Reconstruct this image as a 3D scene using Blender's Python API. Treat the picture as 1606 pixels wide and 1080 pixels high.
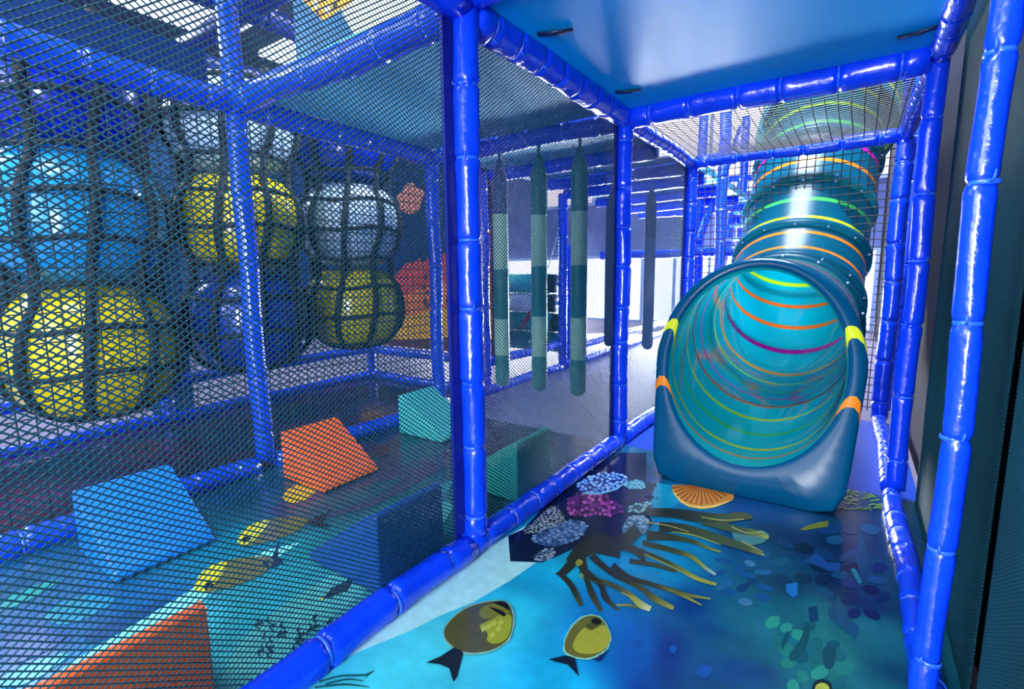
import bpy, math, random
import numpy as np
from mathutils import Vector, Matrix
random.seed(7); RNG = np.random.default_rng(7)
SC = bpy.context.scene
COL = SC.collection
for o in list(bpy.data.objects): bpy.data.objects.remove(o)

def lin(r, g, b):
    f = lambda c: (c/255/12.92) if c/255 <= .04045 else ((c/255+.055)/1.055)**2.4
    return (f(r), f(g), f(b))

# ------------------------------------------------------------------ camera, world, lights, exposure
cam_data = bpy.data.cameras.new('camera'); cam_data.sensor_width = 36.0; cam_data.lens = 774/1606*36
cam_data.clip_start = .02
cam = bpy.data.objects.new('camera', cam_data); COL.objects.link(cam)
cam.matrix_world = Matrix(((0.8244, -0.0706, 0.5615, 0), (0.5659, 0.1222, -0.8154, 0), (-0.0110, 0.9900, 0.1407, 1.0), (0, 0, 0, 1)))
SC.camera = cam
SC.view_settings.view_transform = 'Standard'; SC.view_settings.look = 'None'
SC.view_settings.exposure = 0.5; SC.view_settings.gamma = 1.0; SC.view_settings.use_curve_mapping = False

w = bpy.data.worlds.new('world'); SC.world = w; w.use_nodes = True
bg = w.node_tree.nodes['Background']; bg.inputs[0].default_value = (.30, .50, 1.0, 1); bg.inputs[1].default_value = 1.2

def area(name, loc, target, sx, sy, power, col=(1, 1, 1)):
    l = bpy.data.lights.new(name, 'AREA'); l.shape = 'RECTANGLE'; l.size = sx; l.size_y = sy
    l.energy = power; l.color = col
    o = bpy.data.objects.new(name, l); COL.objects.link(o); o.location = loc
    o.rotation_euler = (Vector(target)-Vector(loc)).to_track_quat('-Z', 'Y').to_euler()
    return o
area('fill_light', (-.05, -1.9, .95), (-1.15, .9, .0), .6, 1.4, 105, (.88, .94, 1))  # added low fill for the wedges and net, no known window there
area('fill_light', (-1.6, -2.8, 1.9), (-.8, 2.5, .8), 1.8, 1.6, 70, (.86, .93, 1))  # assumed fill from behind the camera, source unseen
area('overhead_light', (-.6, -.2, 4.2), (-.6, .6, 0), 1.6, 1.6, 48, (.85, .93, 1))  # assumed overhead lamp, added to light the near lane floor
area('overhead_light', (-5.0, -.6, 3.4), (-3.0, 1.5, 1.0), 2.4, 2.0, 85, (.9, .95, 1))  # assumed overhead lamp, added to light the hanging balls
area('overhead_light', (-.9, 9.2, 4.3), (-.5, 5.0, 1.6), 1.6, 1.4, 260, (.88, .94, 1))  # assumed overhead lamp at the far end, none in view
area('overhead_light', (-.5, 3.3, 4.3), (-.4, 3.6, .6), 1.4, 1.4, 400, (.88, .94, 1))  # added above the tube to brighten its interior through the plastic
area('added_far_light', (-2.7, 8.3, .35), (-.4, 2.0, 1.85), 1.8, .6, 1100, (.9, .95, 1))  # assumed low lamp, added well short of the windows to light the deck underside
area('overhead_light', (-1.9, -.7, 3.6), (-1.85, 1.3, 0), 1.2, 1.0, 95, (.92, .96, 1))  # added fill from above to brighten the wedges and bay floor
area('fill_light', (-6.4, .4, 3.6), (-1.9, 1.5, .2), 2.6, 1.4, 170, (.92, .96, 1))  # added fill from the left for the dim wedge bay
area('added_far_light', (-6.5, 9.6, 1.0), (-2.5, 3, .8), 4.0, 1.8, 420, (.86, .92, 1))  # added lamp in front of the far windows, standing in for their daylight

# ------------------------------------------------------------------ materials
def mat(name, col, rough=.5, bump=0., bscale=40., vary=.0, vscale=5., metal=0., spec=.5, emit=None, estr=0., coat=0., attr=None, col2=None, bstretch=(1, 1, 1)):
    m = bpy.data.materials.new(name); m.use_nodes = True
    nt = m.node_tree; p = nt.nodes['Principled BSDF']
    p.inputs['Base Color'].default_value = (*col, 1); p.inputs['Roughness'].default_value = rough
    p.inputs['Metallic'].default_value = metal; p.inputs['Specular IOR Level'].default_value = spec
    p.inputs['Coat Weight'].default_value = coat; p.inputs['Specular IOR Level'].default_value = spec; p.inputs['Coat Roughness'].default_value = .08
    if emit: p.inputs['Emission Color'].default_value = (*emit, 1); p.inputs['Emission Strength'].default_value = estr
    tc = nt.nodes.new('ShaderNodeTexCoord'); src = None
    if attr:
        a = nt.nodes.new('ShaderNodeAttribute'); a.attribute_name = attr; src = a.outputs['Color']
    if col2:
        n2 = nt.nodes.new('ShaderNodeTexNoise'); n2.inputs['Scale'].default_value = 1.6; n2.inputs['Detail'].default_value = 5; nt.links.new(tc.outputs['Object'], n2.inputs['Vector'])
        rp = nt.nodes.new('ShaderNodeValToRGB'); e = rp.color_ramp.elements; e[0].position = .42; e[0].color = (*col, 1); e[1].position = .62; e[1].color = (*col2, 1)
        nt.links.new(n2.outputs['Fac'], rp.inputs[0]); src = rp.outputs[0]
    if vary > 0:
        n = nt.nodes.new('ShaderNodeTexNoise'); n.inputs['Scale'].default_value = vscale; n.inputs['Detail'].default_value = 4
        nt.links.new(tc.outputs['Object'], n.inputs['Vector'])
        mr = nt.nodes.new('ShaderNodeMapRange'); mr.inputs['From Min'].default_value = .3; mr.inputs['From Max'].default_value = .7
        mr.inputs['To Min'].default_value = 1-vary; mr.inputs['To Max'].default_value = 1+vary
        nt.links.new(n.outputs['Fac'], mr.inputs['Value'])
        mx = nt.nodes.new('ShaderNodeMix'); mx.data_type = 'RGBA'; mx.blend_type = 'MULTIPLY'; mx.inputs[0].default_value = 1
        if src: nt.links.new(src, mx.inputs[6])
        else: mx.inputs[6].default_value = (*col, 1)
        nt.links.new(mr.outputs['Result'], mx.inputs[7]); src = mx.outputs[2]
    if src: nt.links.new(src, p.inputs['Base Color'])
    if bump > 0:
        mp = nt.nodes.new('ShaderNodeMapping'); mp.inputs['Scale'].default_value = bstretch
        nt.links.new(tc.outputs['Object'], mp.inputs['Vector'])
        n = nt.nodes.new('ShaderNodeTexNoise'); n.inputs['Scale'].default_value = bscale; n.inputs['Detail'].default_value = 3
        nt.links.new(mp.outputs['Vector'], n.inputs['Vector'])
        b = nt.nodes.new('ShaderNodeBump'); b.inputs['Strength'].default_value = bump; b.inputs['Distance'].default_value = .01
        nt.links.new(n.outputs['Fac'], b.inputs['Height']); nt.links.new(b.outputs['Normal'], p.inputs['Normal'])
    return m
M = {}
M['vinyl'] = mat('blue_vinyl', lin(8, 62, 236), .22, .5, 26, .12, 6, coat=.4)
M['tie'] = mat('blue_tie', lin(40, 100, 245), .3, coat=.3)
M['hem'] = mat('navy_hem', lin(10, 24, 120), .4, .2, 30)
M['net'] = mat('teal_net', lin(8, 62, 80), .6, vary=.2, vscale=60, spec=.2)
M['square'] = mat('dark_net', lin(8, 20, 34), .5)
M['wallnet'] = mat('dark_wall_mesh', lin(8, 58, 70), .7, vary=.25, vscale=3, spec=.2)
M['rope'] = mat('black_rope', lin(8, 16, 26), .6, .5, 160, bstretch=(1, 1, 1))
M['deck'] = mat('deck_vinyl', lin(0, 160, 235), .5, .10, 300, .06, 3, bstretch=(.3, 1, 1), spec=.16)
M['greydeck'] = mat('grey_blue_vinyl', lin(70, 160, 204), .6, .1, 200, .06, 3, spec=.3)
M['strap'] = mat('navy_strap', lin(10, 34, 70), .4, .1, 60)
M['white_cord'] = mat('white_cord', lin(215, 225, 240), .5, .2, 120)
M['print'] = mat('printed_vinyl', (.1, .3, .4), .22, .22, 5, .10, 26, attr='ink', spec=.4)
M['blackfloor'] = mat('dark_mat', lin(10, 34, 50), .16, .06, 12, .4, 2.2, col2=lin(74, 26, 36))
M['greymat'] = mat('grey_mat', lin(70, 88, 146), .7, .3, 220, .1, 6, spec=.2)
M['bluemat'] = mat('blue_mat', lin(14, 60, 168), .6, .3, 160, .1, 6, spec=.2)
M['hallfloor'] = mat('hall_floor', lin(120, 112, 140), .5, .05, 30, .12, 1.5, spec=.3)
M['hallwall'] = mat('hall_wall', lin(34, 66, 112), .8, .05, 30, .1, 1.0)
M['backwall'] = mat('hall_back_wall', lin(104, 118, 170), .8, .05, 30, .1, 1.0)
M['darkwall'] = mat('dark_board', lin(3, 16, 24), .85, .1, 60, .3, 4, spec=.1)
M['greywall'] = mat('grey_mesh_board', lin(40, 42, 54), .85, .3, 400, .1, 8, spec=.1)
M['navy'] = mat('navy_panel', lin(6, 38, 96), .75, .05, 20, .2, 8, spec=.12)
M['bluefabric'] = mat('blue_woven_fabric', lin(20, 90, 160), .6, .5, 300, .2, 30, bstretch=(.2, 1, 3))
M['orange'] = mat('orange_foam', lin(240, 96, 22), .4, .15, 40, .05, 5)
M['blue'] = mat('blue_foam', lin(0, 110, 225), .38, .15, 40, .05, 5)
M['navyblue'] = mat('royal_foam', lin(0, 62, 150), .4, .15, 40, .05, 5)
M['teal'] = mat('teal_foam', lin(30, 150, 140), .42, .15, 40, .05, 5)
M['aqua'] = mat('aqua_foam', lin(70, 196, 190), .42, .15, 40, .05, 5)
M['b_yellow'] = mat('yellow_ball', lin(222, 200, 8), .25, .06, 8, .05, 4, coat=.4)
M['b_cyan'] = mat('cyan_ball', lin(20, 150, 226), .22, .06, 8, .05, 4, coat=.4)
M['b_blue'] = mat('blue_ball', lin(6, 30, 200), .2, .06, 8, .05, 4, coat=.4)
M['b_white'] = mat('white_ball', lin(176, 196, 226), .25, .06, 8, .05, 4, coat=.4)
M['b_navy'] = mat('royal_ball', lin(6, 40, 170), .22, .06, 8, .05, 4, coat=.4)
M['n_dark'] = mat('teal_band', lin(0, 120, 130), .5, .1, 60, .05, 6)
M['n_light'] = mat('pale_green_band', lin(156, 204, 184), .5, .1, 60, .05, 6)
M['n_blue'] = mat('blue_band', lin(10, 60, 130), .5, .1, 60, .05, 6)
M['n_grey'] = mat('grey_blue_band', lin(70, 100, 170), .5, .1, 60, .05, 6)
M['black'] = mat('black_vinyl', lin(8, 12, 24), .35, .1, 40)
M['red'] = mat('red_vinyl', lin(190, 20, 40), .4, .1, 40)
M['pane'] = mat('daylit_pane', (.8, .86, .95), .3, emit=(.86, .92, 1), estr=1.7)
M['tile'] = mat('ceiling_light_panel', (.8, .82, .88), .5, emit=(.85, .88, 1), estr=1.1)
M['ceil'] = mat('dark_ceiling', lin(16, 26, 60), .8, .1, 10, .3, 1)
M['roller_white'] = mat('white_roller_vinyl', lin(236, 242, 244), .4, .1, 20)
M['whitebar'] = mat('pale_blue_bar', lin(170, 195, 235), .4, .1, 20)

def tube_material(name, base, trans, rough, coat=.3, spec=.5, tcol=None):
    m = bpy.data.materials.new(name); m.use_nodes = True; nt = m.node_tree; N = nt.nodes; L = nt.links
    p = N['Principled BSDF']; out = N['Material Output']
    a = N.new('ShaderNodeAttribute'); a.attribute_name = 'axial'
    def math_(op, x, y=None):
        n = N.new('ShaderNodeMath'); n.operation = op
        for i, v in enumerate((x, y)):
            if v is None: continue
            if isinstance(v, (int, float)): n.inputs[i].default_value = v
            else: L.new(v, n.inputs[i])
        return n.outputs[0]
    s = math_('DIVIDE', a.outputs['Fac'], .17)
    k = math_('FLOOR', s); fr = math_('SUBTRACT', s, k)
    mask = math_('LESS_THAN', fr, .165)
    idx = math_('MODULO', k, 11.0); pos = math_('DIVIDE', math_('ADD', idx, .5), 11.0)
    r = N.new('ShaderNodeValToRGB'); r.color_ramp.interpolation = 'CONSTANT'
    O, Y, G, MG, GD = (1, .27, .02), (.82, .88, .03), (.08, .72, .16), (.95, .01, .5), (1, .52, .02)
    cols = [O, Y, G, Y, O, MG, G, Y, GD, MG, O]
    e = r.color_ramp.elements
    while len(e) < 11: e.new(.5)
    for i in range(11): e[i].position = i/11; e[i].color = (*cols[i], 1)
    L.new(pos, r.inputs[0])
    n = N.new('ShaderNodeTexNoise'); n.inputs['Scale'].default_value = 2.5
    tc = N.new('ShaderNodeTexCoord'); L.new(tc.outputs['Object'], n.inputs['Vector'])
    mb = N.new('ShaderNodeMix'); mb.data_type = 'RGBA'; L.new(n.outputs['Fac'], mb.inputs[0])
    mb.inputs[6].default_value = (*[c*.85 for c in base], 1); mb.inputs[7].default_value = (*[c*1.15 for c in base], 1)
    mx = N.new('ShaderNodeMix'); mx.data_type = 'RGBA'; L.new(mask, mx.inputs[0]); L.new(mb.outputs[2], mx.inputs[6]); L.new(r.outputs[0], mx.inputs[7])
    L.new(mx.outputs[2], p.inputs['Base Color']); p.inputs['Roughness'].default_value = rough
    p.inputs['Coat Weight'].default_value = coat; p.inputs['Specular IOR Level'].default_value = spec; p.inputs['Coat Roughness'].default_value = .05
    t = N.new('ShaderNodeBsdfTranslucent'); 
    if tcol:
        m2 = N.new('ShaderNodeMix'); m2.data_type = 'RGBA'; L.new(mask, m2.inputs[0]); m2.inputs[6].default_value = (*tcol, 1); L.new(r.outputs[0], m2.inputs[7]); L.new(m2.outputs[2], t.inputs[0])
    else: L.new(mx.outputs[2], t.inputs[0])
    ms = N.new('ShaderNodeMixShader'); ms.inputs[0].default_value = trans
    L.new(p.outputs[0], ms.inputs[1]); L.new(t.outputs[0], ms.inputs[2]); L.new(ms.outputs[0], out.inputs[0])
    return m
M['tube'] = tube_material('teal_slide_plastic', lin(20, 214, 226), .50, .08, 1.0)
M['tube_out'] = tube_material('dark_teal_slide_plastic', lin(4, 66, 100), .46, .26, 0, .35, lin(96, 205, 220))
M['flange'] = tube_material('navy_teal_slide_plastic', lin(0, 78, 118), .1, .22, 0, .22)

# ------------------------------------------------------------------ mesh helpers
class MB:
    def __init__(s): s.v = []; s.f = []; s.mi = []; s.smooth = []; s.attr = []
    def add(s, verts, faces, mi=0, sm=False, at=None):
        b = len(s.v); s.v += [tuple(float(c) for c in p) for p in verts]
        s.f += [tuple(i+b for i in f) for f in faces]; s.mi += [mi]*len(faces); s.smooth += [sm]*len(faces)
        s.attr += list(at) if at is not None else [0.0]*len(verts)
    def box(s, lo, hi, mi=0):
        x0, y0, z0 = lo; x1, y1, z1 = hi
        s.add([(x0, y0, z0), (x1, y0, z0), (x1, y1, z0), (x0, y1, z0), (x0, y0, z1), (x1, y0, z1), (x1, y1, z1), (x0, y1, z1)],
              [(0, 3, 2, 1), (4, 5, 6, 7), (0, 1, 5, 4), (1, 2, 6, 5), (2, 3, 7, 6), (3, 0, 4, 7)], mi)
    def rings(s, R, mi=0, closed=True, cap=True, sm=True, at=None):
        n = len(R[0]); vs = [p for r in R for p in r]; fs = []
        for i in range(len(R)-1):
            for j in range(n if closed else n-1):
                a, b = i*n+j, i*n+(j+1) % n
                fs.append((a, b, b+n, a+n))
        if cap: fs.append(tuple(range(n-1, -1, -1))); fs.append(tuple(range((len(R)-1)*n, len(R)*n)))
        s.add(vs, fs, mi, sm, at)
    def tube(s, pts, r, n=8, mi=0, cap=True, flat=1.0):
        P = [Vector(p) for p in pts]; R = []; rr = r if hasattr(r, '__len__') else [r]*len(P); up = None
        for i, p in enumerate(P):
            d = (P[min(i+1, len(P)-1)]-P[max(i-1, 0)]).normalized()
            if up is None: up = Vector((0, 0, 1)) if abs(d.z) < .9 else Vector((1, 0, 0))
            a = d.cross(up).normalized(); b = a.cross(d).normalized(); up = b
            R.append([p+(a*math.cos(t)+b*math.sin(t)*flat)*rr[i] for t in [2*math.pi*k/n for k in range(n)]])
        s.rings(R, mi, cap=cap)
    def build(s, name, m, parent=None, attr=None):
        me = bpy.data.meshes.new(name); me.from_pydata(s.v, [], s.f); me.update()
        for x in (m if isinstance(m, (list, tuple)) else [m]): me.materials.append(x)
        me.polygons.foreach_set('material_index', s.mi); me.polygons.foreach_set('use_smooth', s.smooth)
        if attr:
            a = me.attributes.new(attr, 'FLOAT', 'POINT'); a.data.foreach_set('value', s.attr)
        o = bpy.data.objects.new(name, me); COL.objects.link(o)
        if parent: o.parent = parent
        return o

def tag(o, label, cat, group=None, kind=None):
    o['label'] = label; o['category'] = cat
    if group: o['group'] = group
    if kind: o['kind'] = kind
    return o
def struct(o, label=None):
    o['kind'] = 'structure'
    if label: o['label'] = label
    return o
def empty(name, loc, label, cat, group=None):
    o = bpy.data.objects.new(name, None); o.empty_display_size = .1; COL.objects.link(o); o.location = loc
    return tag(o, label, cat, group)
def recenter(o, c):
    c = Vector(c); o.data.transform(Matrix.Translation(-c)); o.location = c; return o
def child(o, parent):           # child meshes are built in world space, parents only translate
    o.parent = parent; o.matrix_parent_inverse = Matrix.Translation(-parent.location); return o
def bevel(o, w=.006, seg=2):
    b = o.modifiers.new('bevel', 'BEVEL'); b.width = w; b.segments = seg; b.limit_method = 'ANGLE'; return o

def sleeve(name, p0, p1, r, label, cat, tie=.2, group=None, ties=True, flat=1.0, seed=0, m='vinyl', phase=.5, det=1.0):
    """padded vinyl sleeve pulled in by ties along a steel tube"""
    rg = np.random.default_rng(seed+int(abs(p0[0]*97+p0[1]*31+p0[2]*11)*100) % 9999)
    P0, P1 = Vector(p0), Vector(p1); L = (P1-P0).length; d = (P1-P0)/L
    up = Vector((0, 1, 0)) if abs(d.z) > .9 else Vector((0, 0, 1))
    a = d.cross(up).normalized(); b = a.cross(d).normalized()
    nt_ = max(1, int(round(L/tie))); tp = [(i+phase)*L/nt_ for i in range(nt_)]
    tp = [t+rg.uniform(-.018, .018) for t in tp if .03 < t < L-.03]
    st = set(np.linspace(0, L, max(4, int(L/(.05/det)))).tolist())
    for t in tp:
        for q in (-.045, -.026, -.016, -.010, -.005, 0, .005, .010, .016, .026, .045): st.add(min(max(t+q, 0), L))
    st = sorted(st); n = int(20*det) if r > .03 else 14; ks = [(rg.integers(3, 8), rg.uniform(0, 6.28)) for _ in tp] or [(3, 0)]
    ph = rg.uniform(0, 6.28, 6); R = []
    for t in st:
        ring = []
        dist = [abs(t-q) for q in tp] or [9]; k = int(np.argmin(dist)); dd = dist[k]
        for j in range(n):
            an = 2*math.pi*j/n
            rr = r*(1-.17*math.exp(-(dd/.0085)**2)+.035*math.exp(-((dd-.03)/.02)**2))
            rr *= 1+.06*math.exp(-(dd/.030)**2)*math.sin(ks[k][0]*an+ks[k][1])+.02*math.sin(2*an+ph[0]+t*9)+.015*math.sin(3*an+ph[1]-t*17)
            c = .004*math.sin(t*6+ph[2]); c2 = .004*math.sin(t*7+ph[3])
            ring.append(P0+d*t+a*(rr*math.cos(an)+c)+b*(rr*flat*math.sin(an)+c2))
        R.append(ring)
    mb = MB(); mb.rings(R); o = mb.build(name, M[m]); recenter(o, p0); tag(o, label, cat, group)
    if ties:
        for t in tp:
            tb = MB(); rings = []
            for q in range(5):
                aa = 2*math.pi*q/4
            prof = [(-.005, .0), (-.004, .0028), (.004, .0028), (.005, 0)]
            RR = [[P0+d*(t+x)+a*((r*.86+h)*math.cos(2*math.pi*j/n))+b*((r*.86+h)*flat*math.sin(2*math.pi*j/n)) for j in range(n)] for x, h in prof]
            tb.rings(RR, cap=False)
            an = rg.uniform(-2.6, -.6); c = P0+d*t+(a*math.cos(an)+b*math.sin(an)*flat)*(r*.9)
            e = (a*math.cos(an)+b*math.sin(an))
            tb.tube([c, c+e*.008+d*.004, c+e*.012+d*.02], [.004, .003, .0015], 5)
            child(tb.build('cable_tie', M['tie']), o)
    return o

def net(name, o, u, v, U, V, du, dv, kind, wd, m, label, cat='net', mask=None, off=None, step=.12, hem=None, hem_w=.02, jitter=0.0, seed=1):
    """real strands: diamond or square mesh spanned in a frame"""
    o, u, v = np.array(o, float), np.array(u, float), np.array(v, float); nrm = np.cross(u, v); nrm /= np.linalg.norm(nrm)
    lines = []
    if kind == 'square':
        for x in np.arange(du*.5, U, du): lines.append(((x, 0), (x, V)))
        for y in np.arange(dv*.5, V, dv): lines.append(((0, y), (U, y)))
    else:
        sl = dv/du
        def clip(p, q):
            t0, t1 = 0., 1.; d = (q[0]-p[0], q[1]-p[1])
            for k, lim in ((0, U), (1, V)):
                if abs(d[k]) < 1e-9: continue
                a, b = (0-p[k])/d[k], (lim-p[k])/d[k]
                t0, t1 = max(t0, min(a, b)), min(t1, max(a, b))
            return None if t1-t0 < 1e-4 else ((p[0]+d[0]*t0, p[1]+d[1]*t0), (p[0]+d[0]*t1, p[1]+d[1]*t1))
        for c in np.arange(-V/sl, U, du):
            l = clip((c, 0), (c+V/sl, V)); lines += [l] if l else []
            l = clip((c+V/sl, 0), (c, V)); lines += [l] if l else []
    ph = np.random.default_rng(seed).uniform(0, 6.28, 6)
    def warp(x, y):
        if not jitter: return x, y
        e = np.minimum(1, np.minimum(np.minimum(x, U-x), np.minimum(y, V-y))/.15)
        return (x+jitter*e*(np.sin(y*5+ph[0])+.6*np.sin(x*9+y*4+ph[1])), y+jitter*e*(np.sin(x*6+ph[2])+.6*np.sin(x*4-y*8+ph[3])))
    V_, F_ = [], []; nb = 0
    for p, q in lines:
        L = math.hypot(q[0]-p[0], q[1]-p[1]); n = max(2, int(math.ceil(L/step))+1)
        t = np.linspace(0, 1, n); x = p[0]+(q[0]-p[0])*t; y = p[1]+(q[1]-p[1])*t
        d2 = ((q[0]-p[0])/L, (q[1]-p[1])/L); side = -d2[1]*u+d2[0]*v
        runs = []
        if mask is None: runs = [(0, n)]
        else:
            ok = np.array([mask(a, b) for a, b in zip(x, y)]); i = 0
            while i < n:
                if ok[i]:
                    j = i
                    while j < n and ok[j]: j += 1
                    if j-i > 1: runs.append((i, j))
                    i = j
                else: i += 1
        X, Y = warp(x, y); Z = off(X, Y) if off else np.zeros(n)
        P = o+np.outer(X, u)+np.outer(Y, v)+np.outer(Z, nrm)
        for i, j in runs:
            k = j-i; Q = P[i:j]
            ring = np.stack([Q+side*wd/2, Q+nrm*wd/2, Q-side*wd/2, Q-nrm*wd/2], 1).reshape(-1, 3); V_.append(ring)
            base = nb+np.arange(k-1)[:, None]*4
            for a in range(4):
                b = (a+1) % 4; F_.append(np.concatenate([base+a, base+b, base+b+4, base+a+4], 1))
            nb += k*4
    VV = np.concatenate(V_); FF = np.concatenate(F_)
    me = bpy.data.meshes.new(name); me.vertices.add(len(VV)); me.vertices.foreach_set('co', VV.ravel())
    me.loops.add(FF.size); me.loops.foreach_set('vertex_index', FF.ravel().astype(np.int32))
    me.polygons.add(len(FF)); me.polygons.foreach_set('loop_start', np.arange(0, FF.size, 4, dtype=np.int32))
    me.polygons.foreach_set('loop_total', np.full(len(FF), 4, dtype=np.int32))
    me.polygons.foreach_set('use_smooth', np.ones(len(FF), dtype=bool)); me.update(); me.validate()
    me.materials.append(m); ob = bpy.data.objects.new(name, me); COL.objects.link(ob); recenter(ob, tuple(o)); tag(ob, label, cat)
    if hem is not None:
        for (a, b, c, d_) in hem:
            hb = MB(); pts = []
            for z in (-.006, .006):
                for (x, y) in ((a, c), (b, c), (b, d_), (a, d_)): pts.append(o+u*x+v*y+nrm*z)
            hb.add(pts, [(0, 3, 2, 1), (4, 5, 6, 7), (0, 1, 5, 4), (1, 2, 6, 5), (2, 3, 7, 6), (3, 0, 4, 7)])
            child(hb.build('hem_strip', M['hem']), ob)
    return ob

# layout (metres): X across, Y along the lane, Z up
XL, XN, XR = -2.49, -1.07, .205      # far post row, net row, right-hand row
Y1, Y2, Y3, Y4, Y5 = 1.31, 2.65, 3.99, 5.33, 6.7
ZT = 1.82

# ------------------------------------------------------------------ setting
b = MB(); b.box((-11, -3.2, -.12), (3, 11, -.03)); f = b.build('floor', M['hallfloor']); struct(f, 'pale pinkish hall floor beyond the play frame')
b = MB(); b.box((-11, -3.2, 4.6), (3, 11, 4.7)); struct(b.build('ceiling', M['ceil']), 'dark hall ceiling above the play frame')
b = MB(); b.box((-11.1, -3.2, -.1), (-11, 11, 4.6)); struct(b.build('wall_left', M['hallwall']))
b = MB(); b.box((-11, 10.4, -.1), (3, 10.5, 4.6)); struct(b.build('wall_back', M['backwall']))
b = MB(); b.box((.335, -3.2, -.03), (.40, 2.66, 4.6)); struct(b.build('wall_right', M['darkwall']), 'dark board behind the right-hand safety mesh')
b = MB(); b.box((.335, 2.66, -.03), (.40, 10.4, 4.6)); struct(b.build('wall_right', M['greywall']), 'grey board beyond the second right-hand post')
M['pink_wall_glow'] = mat('pinkish_wall_glow', (.8, .7, .7), .3, emit=(1, .84, .84), estr=.8)
def window(n, x0, x1, z0, z1, y, cols, rows, label, m='pane'):
    b = MB(); b.box((x0, y, z0), (x1, y+.03, z1)); o = b.build('window_%d' % n, M[m]); struct(o, label)
    g = MB(); t = .03
    for i in range(cols+1):
        x = x0+(x1-x0)*i/cols; g.box((x-t, y-.04, z0-t), (x+t, y-.001, z1+t))
    for i in range(rows+1):
        z = z0+(z1-z0)*i/rows; g.box((x0, y-.035, z-t), (x1, y-.002, z+t))
    child(g.build('window_frame', M['whitebar']), o)
window(1, -5.0, -1.0, -.02, 1.35, 10.2, 6, 1, 'bright daylit window far behind the posts left of the tube')
window(2, -.9, .3, -.02, 1.35, 10.2, 2, 1, 'bright daylit window far behind the tube slide')
window(4, -6.0, 1.2, 2.5, 4.2, 10.2, 6, 1, 'added glowing pinkish band on the far upper wall, above the black net', 'pink_wall_glow')  # added glow standing in for the bright pinkish upper wall, not a real window
window(3, -10.5, -5.4, -.02, 1.35, 10.2, 6, 1, 'bright daylit window at the far left end of the hall')

# ------------------------------------------------------------------ printed floor mats
def idw(P, ctl, p=3.0):
    C = np.array([c[0] for c in ctl]); K = np.array([lin(*c[1]) for c in ctl])
    d2 = ((P[:, None]-C[None])**2).sum(2)+.0012; W_ = d2**(-p/2)
    return (W_[:, :, None]*K[None]).sum(1)/W_.sum(1)[:, None]
def corner_cut(pts, n):
    for _ in range(n):
        q = []
        for i in range(len(pts)):
            a, c = pts[i], pts[(i+1) % len(pts)]
            q += [(a[0]*.75+c[0]*.25, a[1]*.75+c[1]*.25), (a[0]*.25+c[0]*.75, a[1]*.25+c[1]*.75)]
        pts = q
    return pts
def clip_poly(pts, x0, x1, y0, y1):
    for k, lim, sg in ((0, x0, 1), (0, x1, -1), (1, y0, 1), (1, y1, -1)):
        out = []
        for i in range(len(pts)):
            a, c = pts[i-1], pts[i]; ia, ic = (a[k]-lim)*sg >= 0, (c[k]-lim)*sg >= 0
            if ia != ic:
                t = (lim-a[k])/(c[k]-a[k]); out.append((a[0]+(c[0]-a[0])*t, a[1]+(c[1]-a[1])*t))
            if ic: out.append(c)
        pts = out
        if len(pts) < 3: return []
    return pts
def catmull(P, sub=5):
    P = np.array(P, float); out = []
    for i in range(len(P)-1):
        p0, p1, p2, p3 = P[max(i-1, 0)], P[i], P[i+1], P[min(i+2, len(P)-1)]
        for t in np.linspace(0, 1, sub+1)[:-1]:
            out.append(.5*(2*p1+(p2-p0)*t+(2*p0-5*p1+4*p2-p3)*t*t+(3*p1-p0-3*p2+p3)*t**3))
    return out+[P[-1]]
from mathutils.geometry import tessellate_polygon
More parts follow.
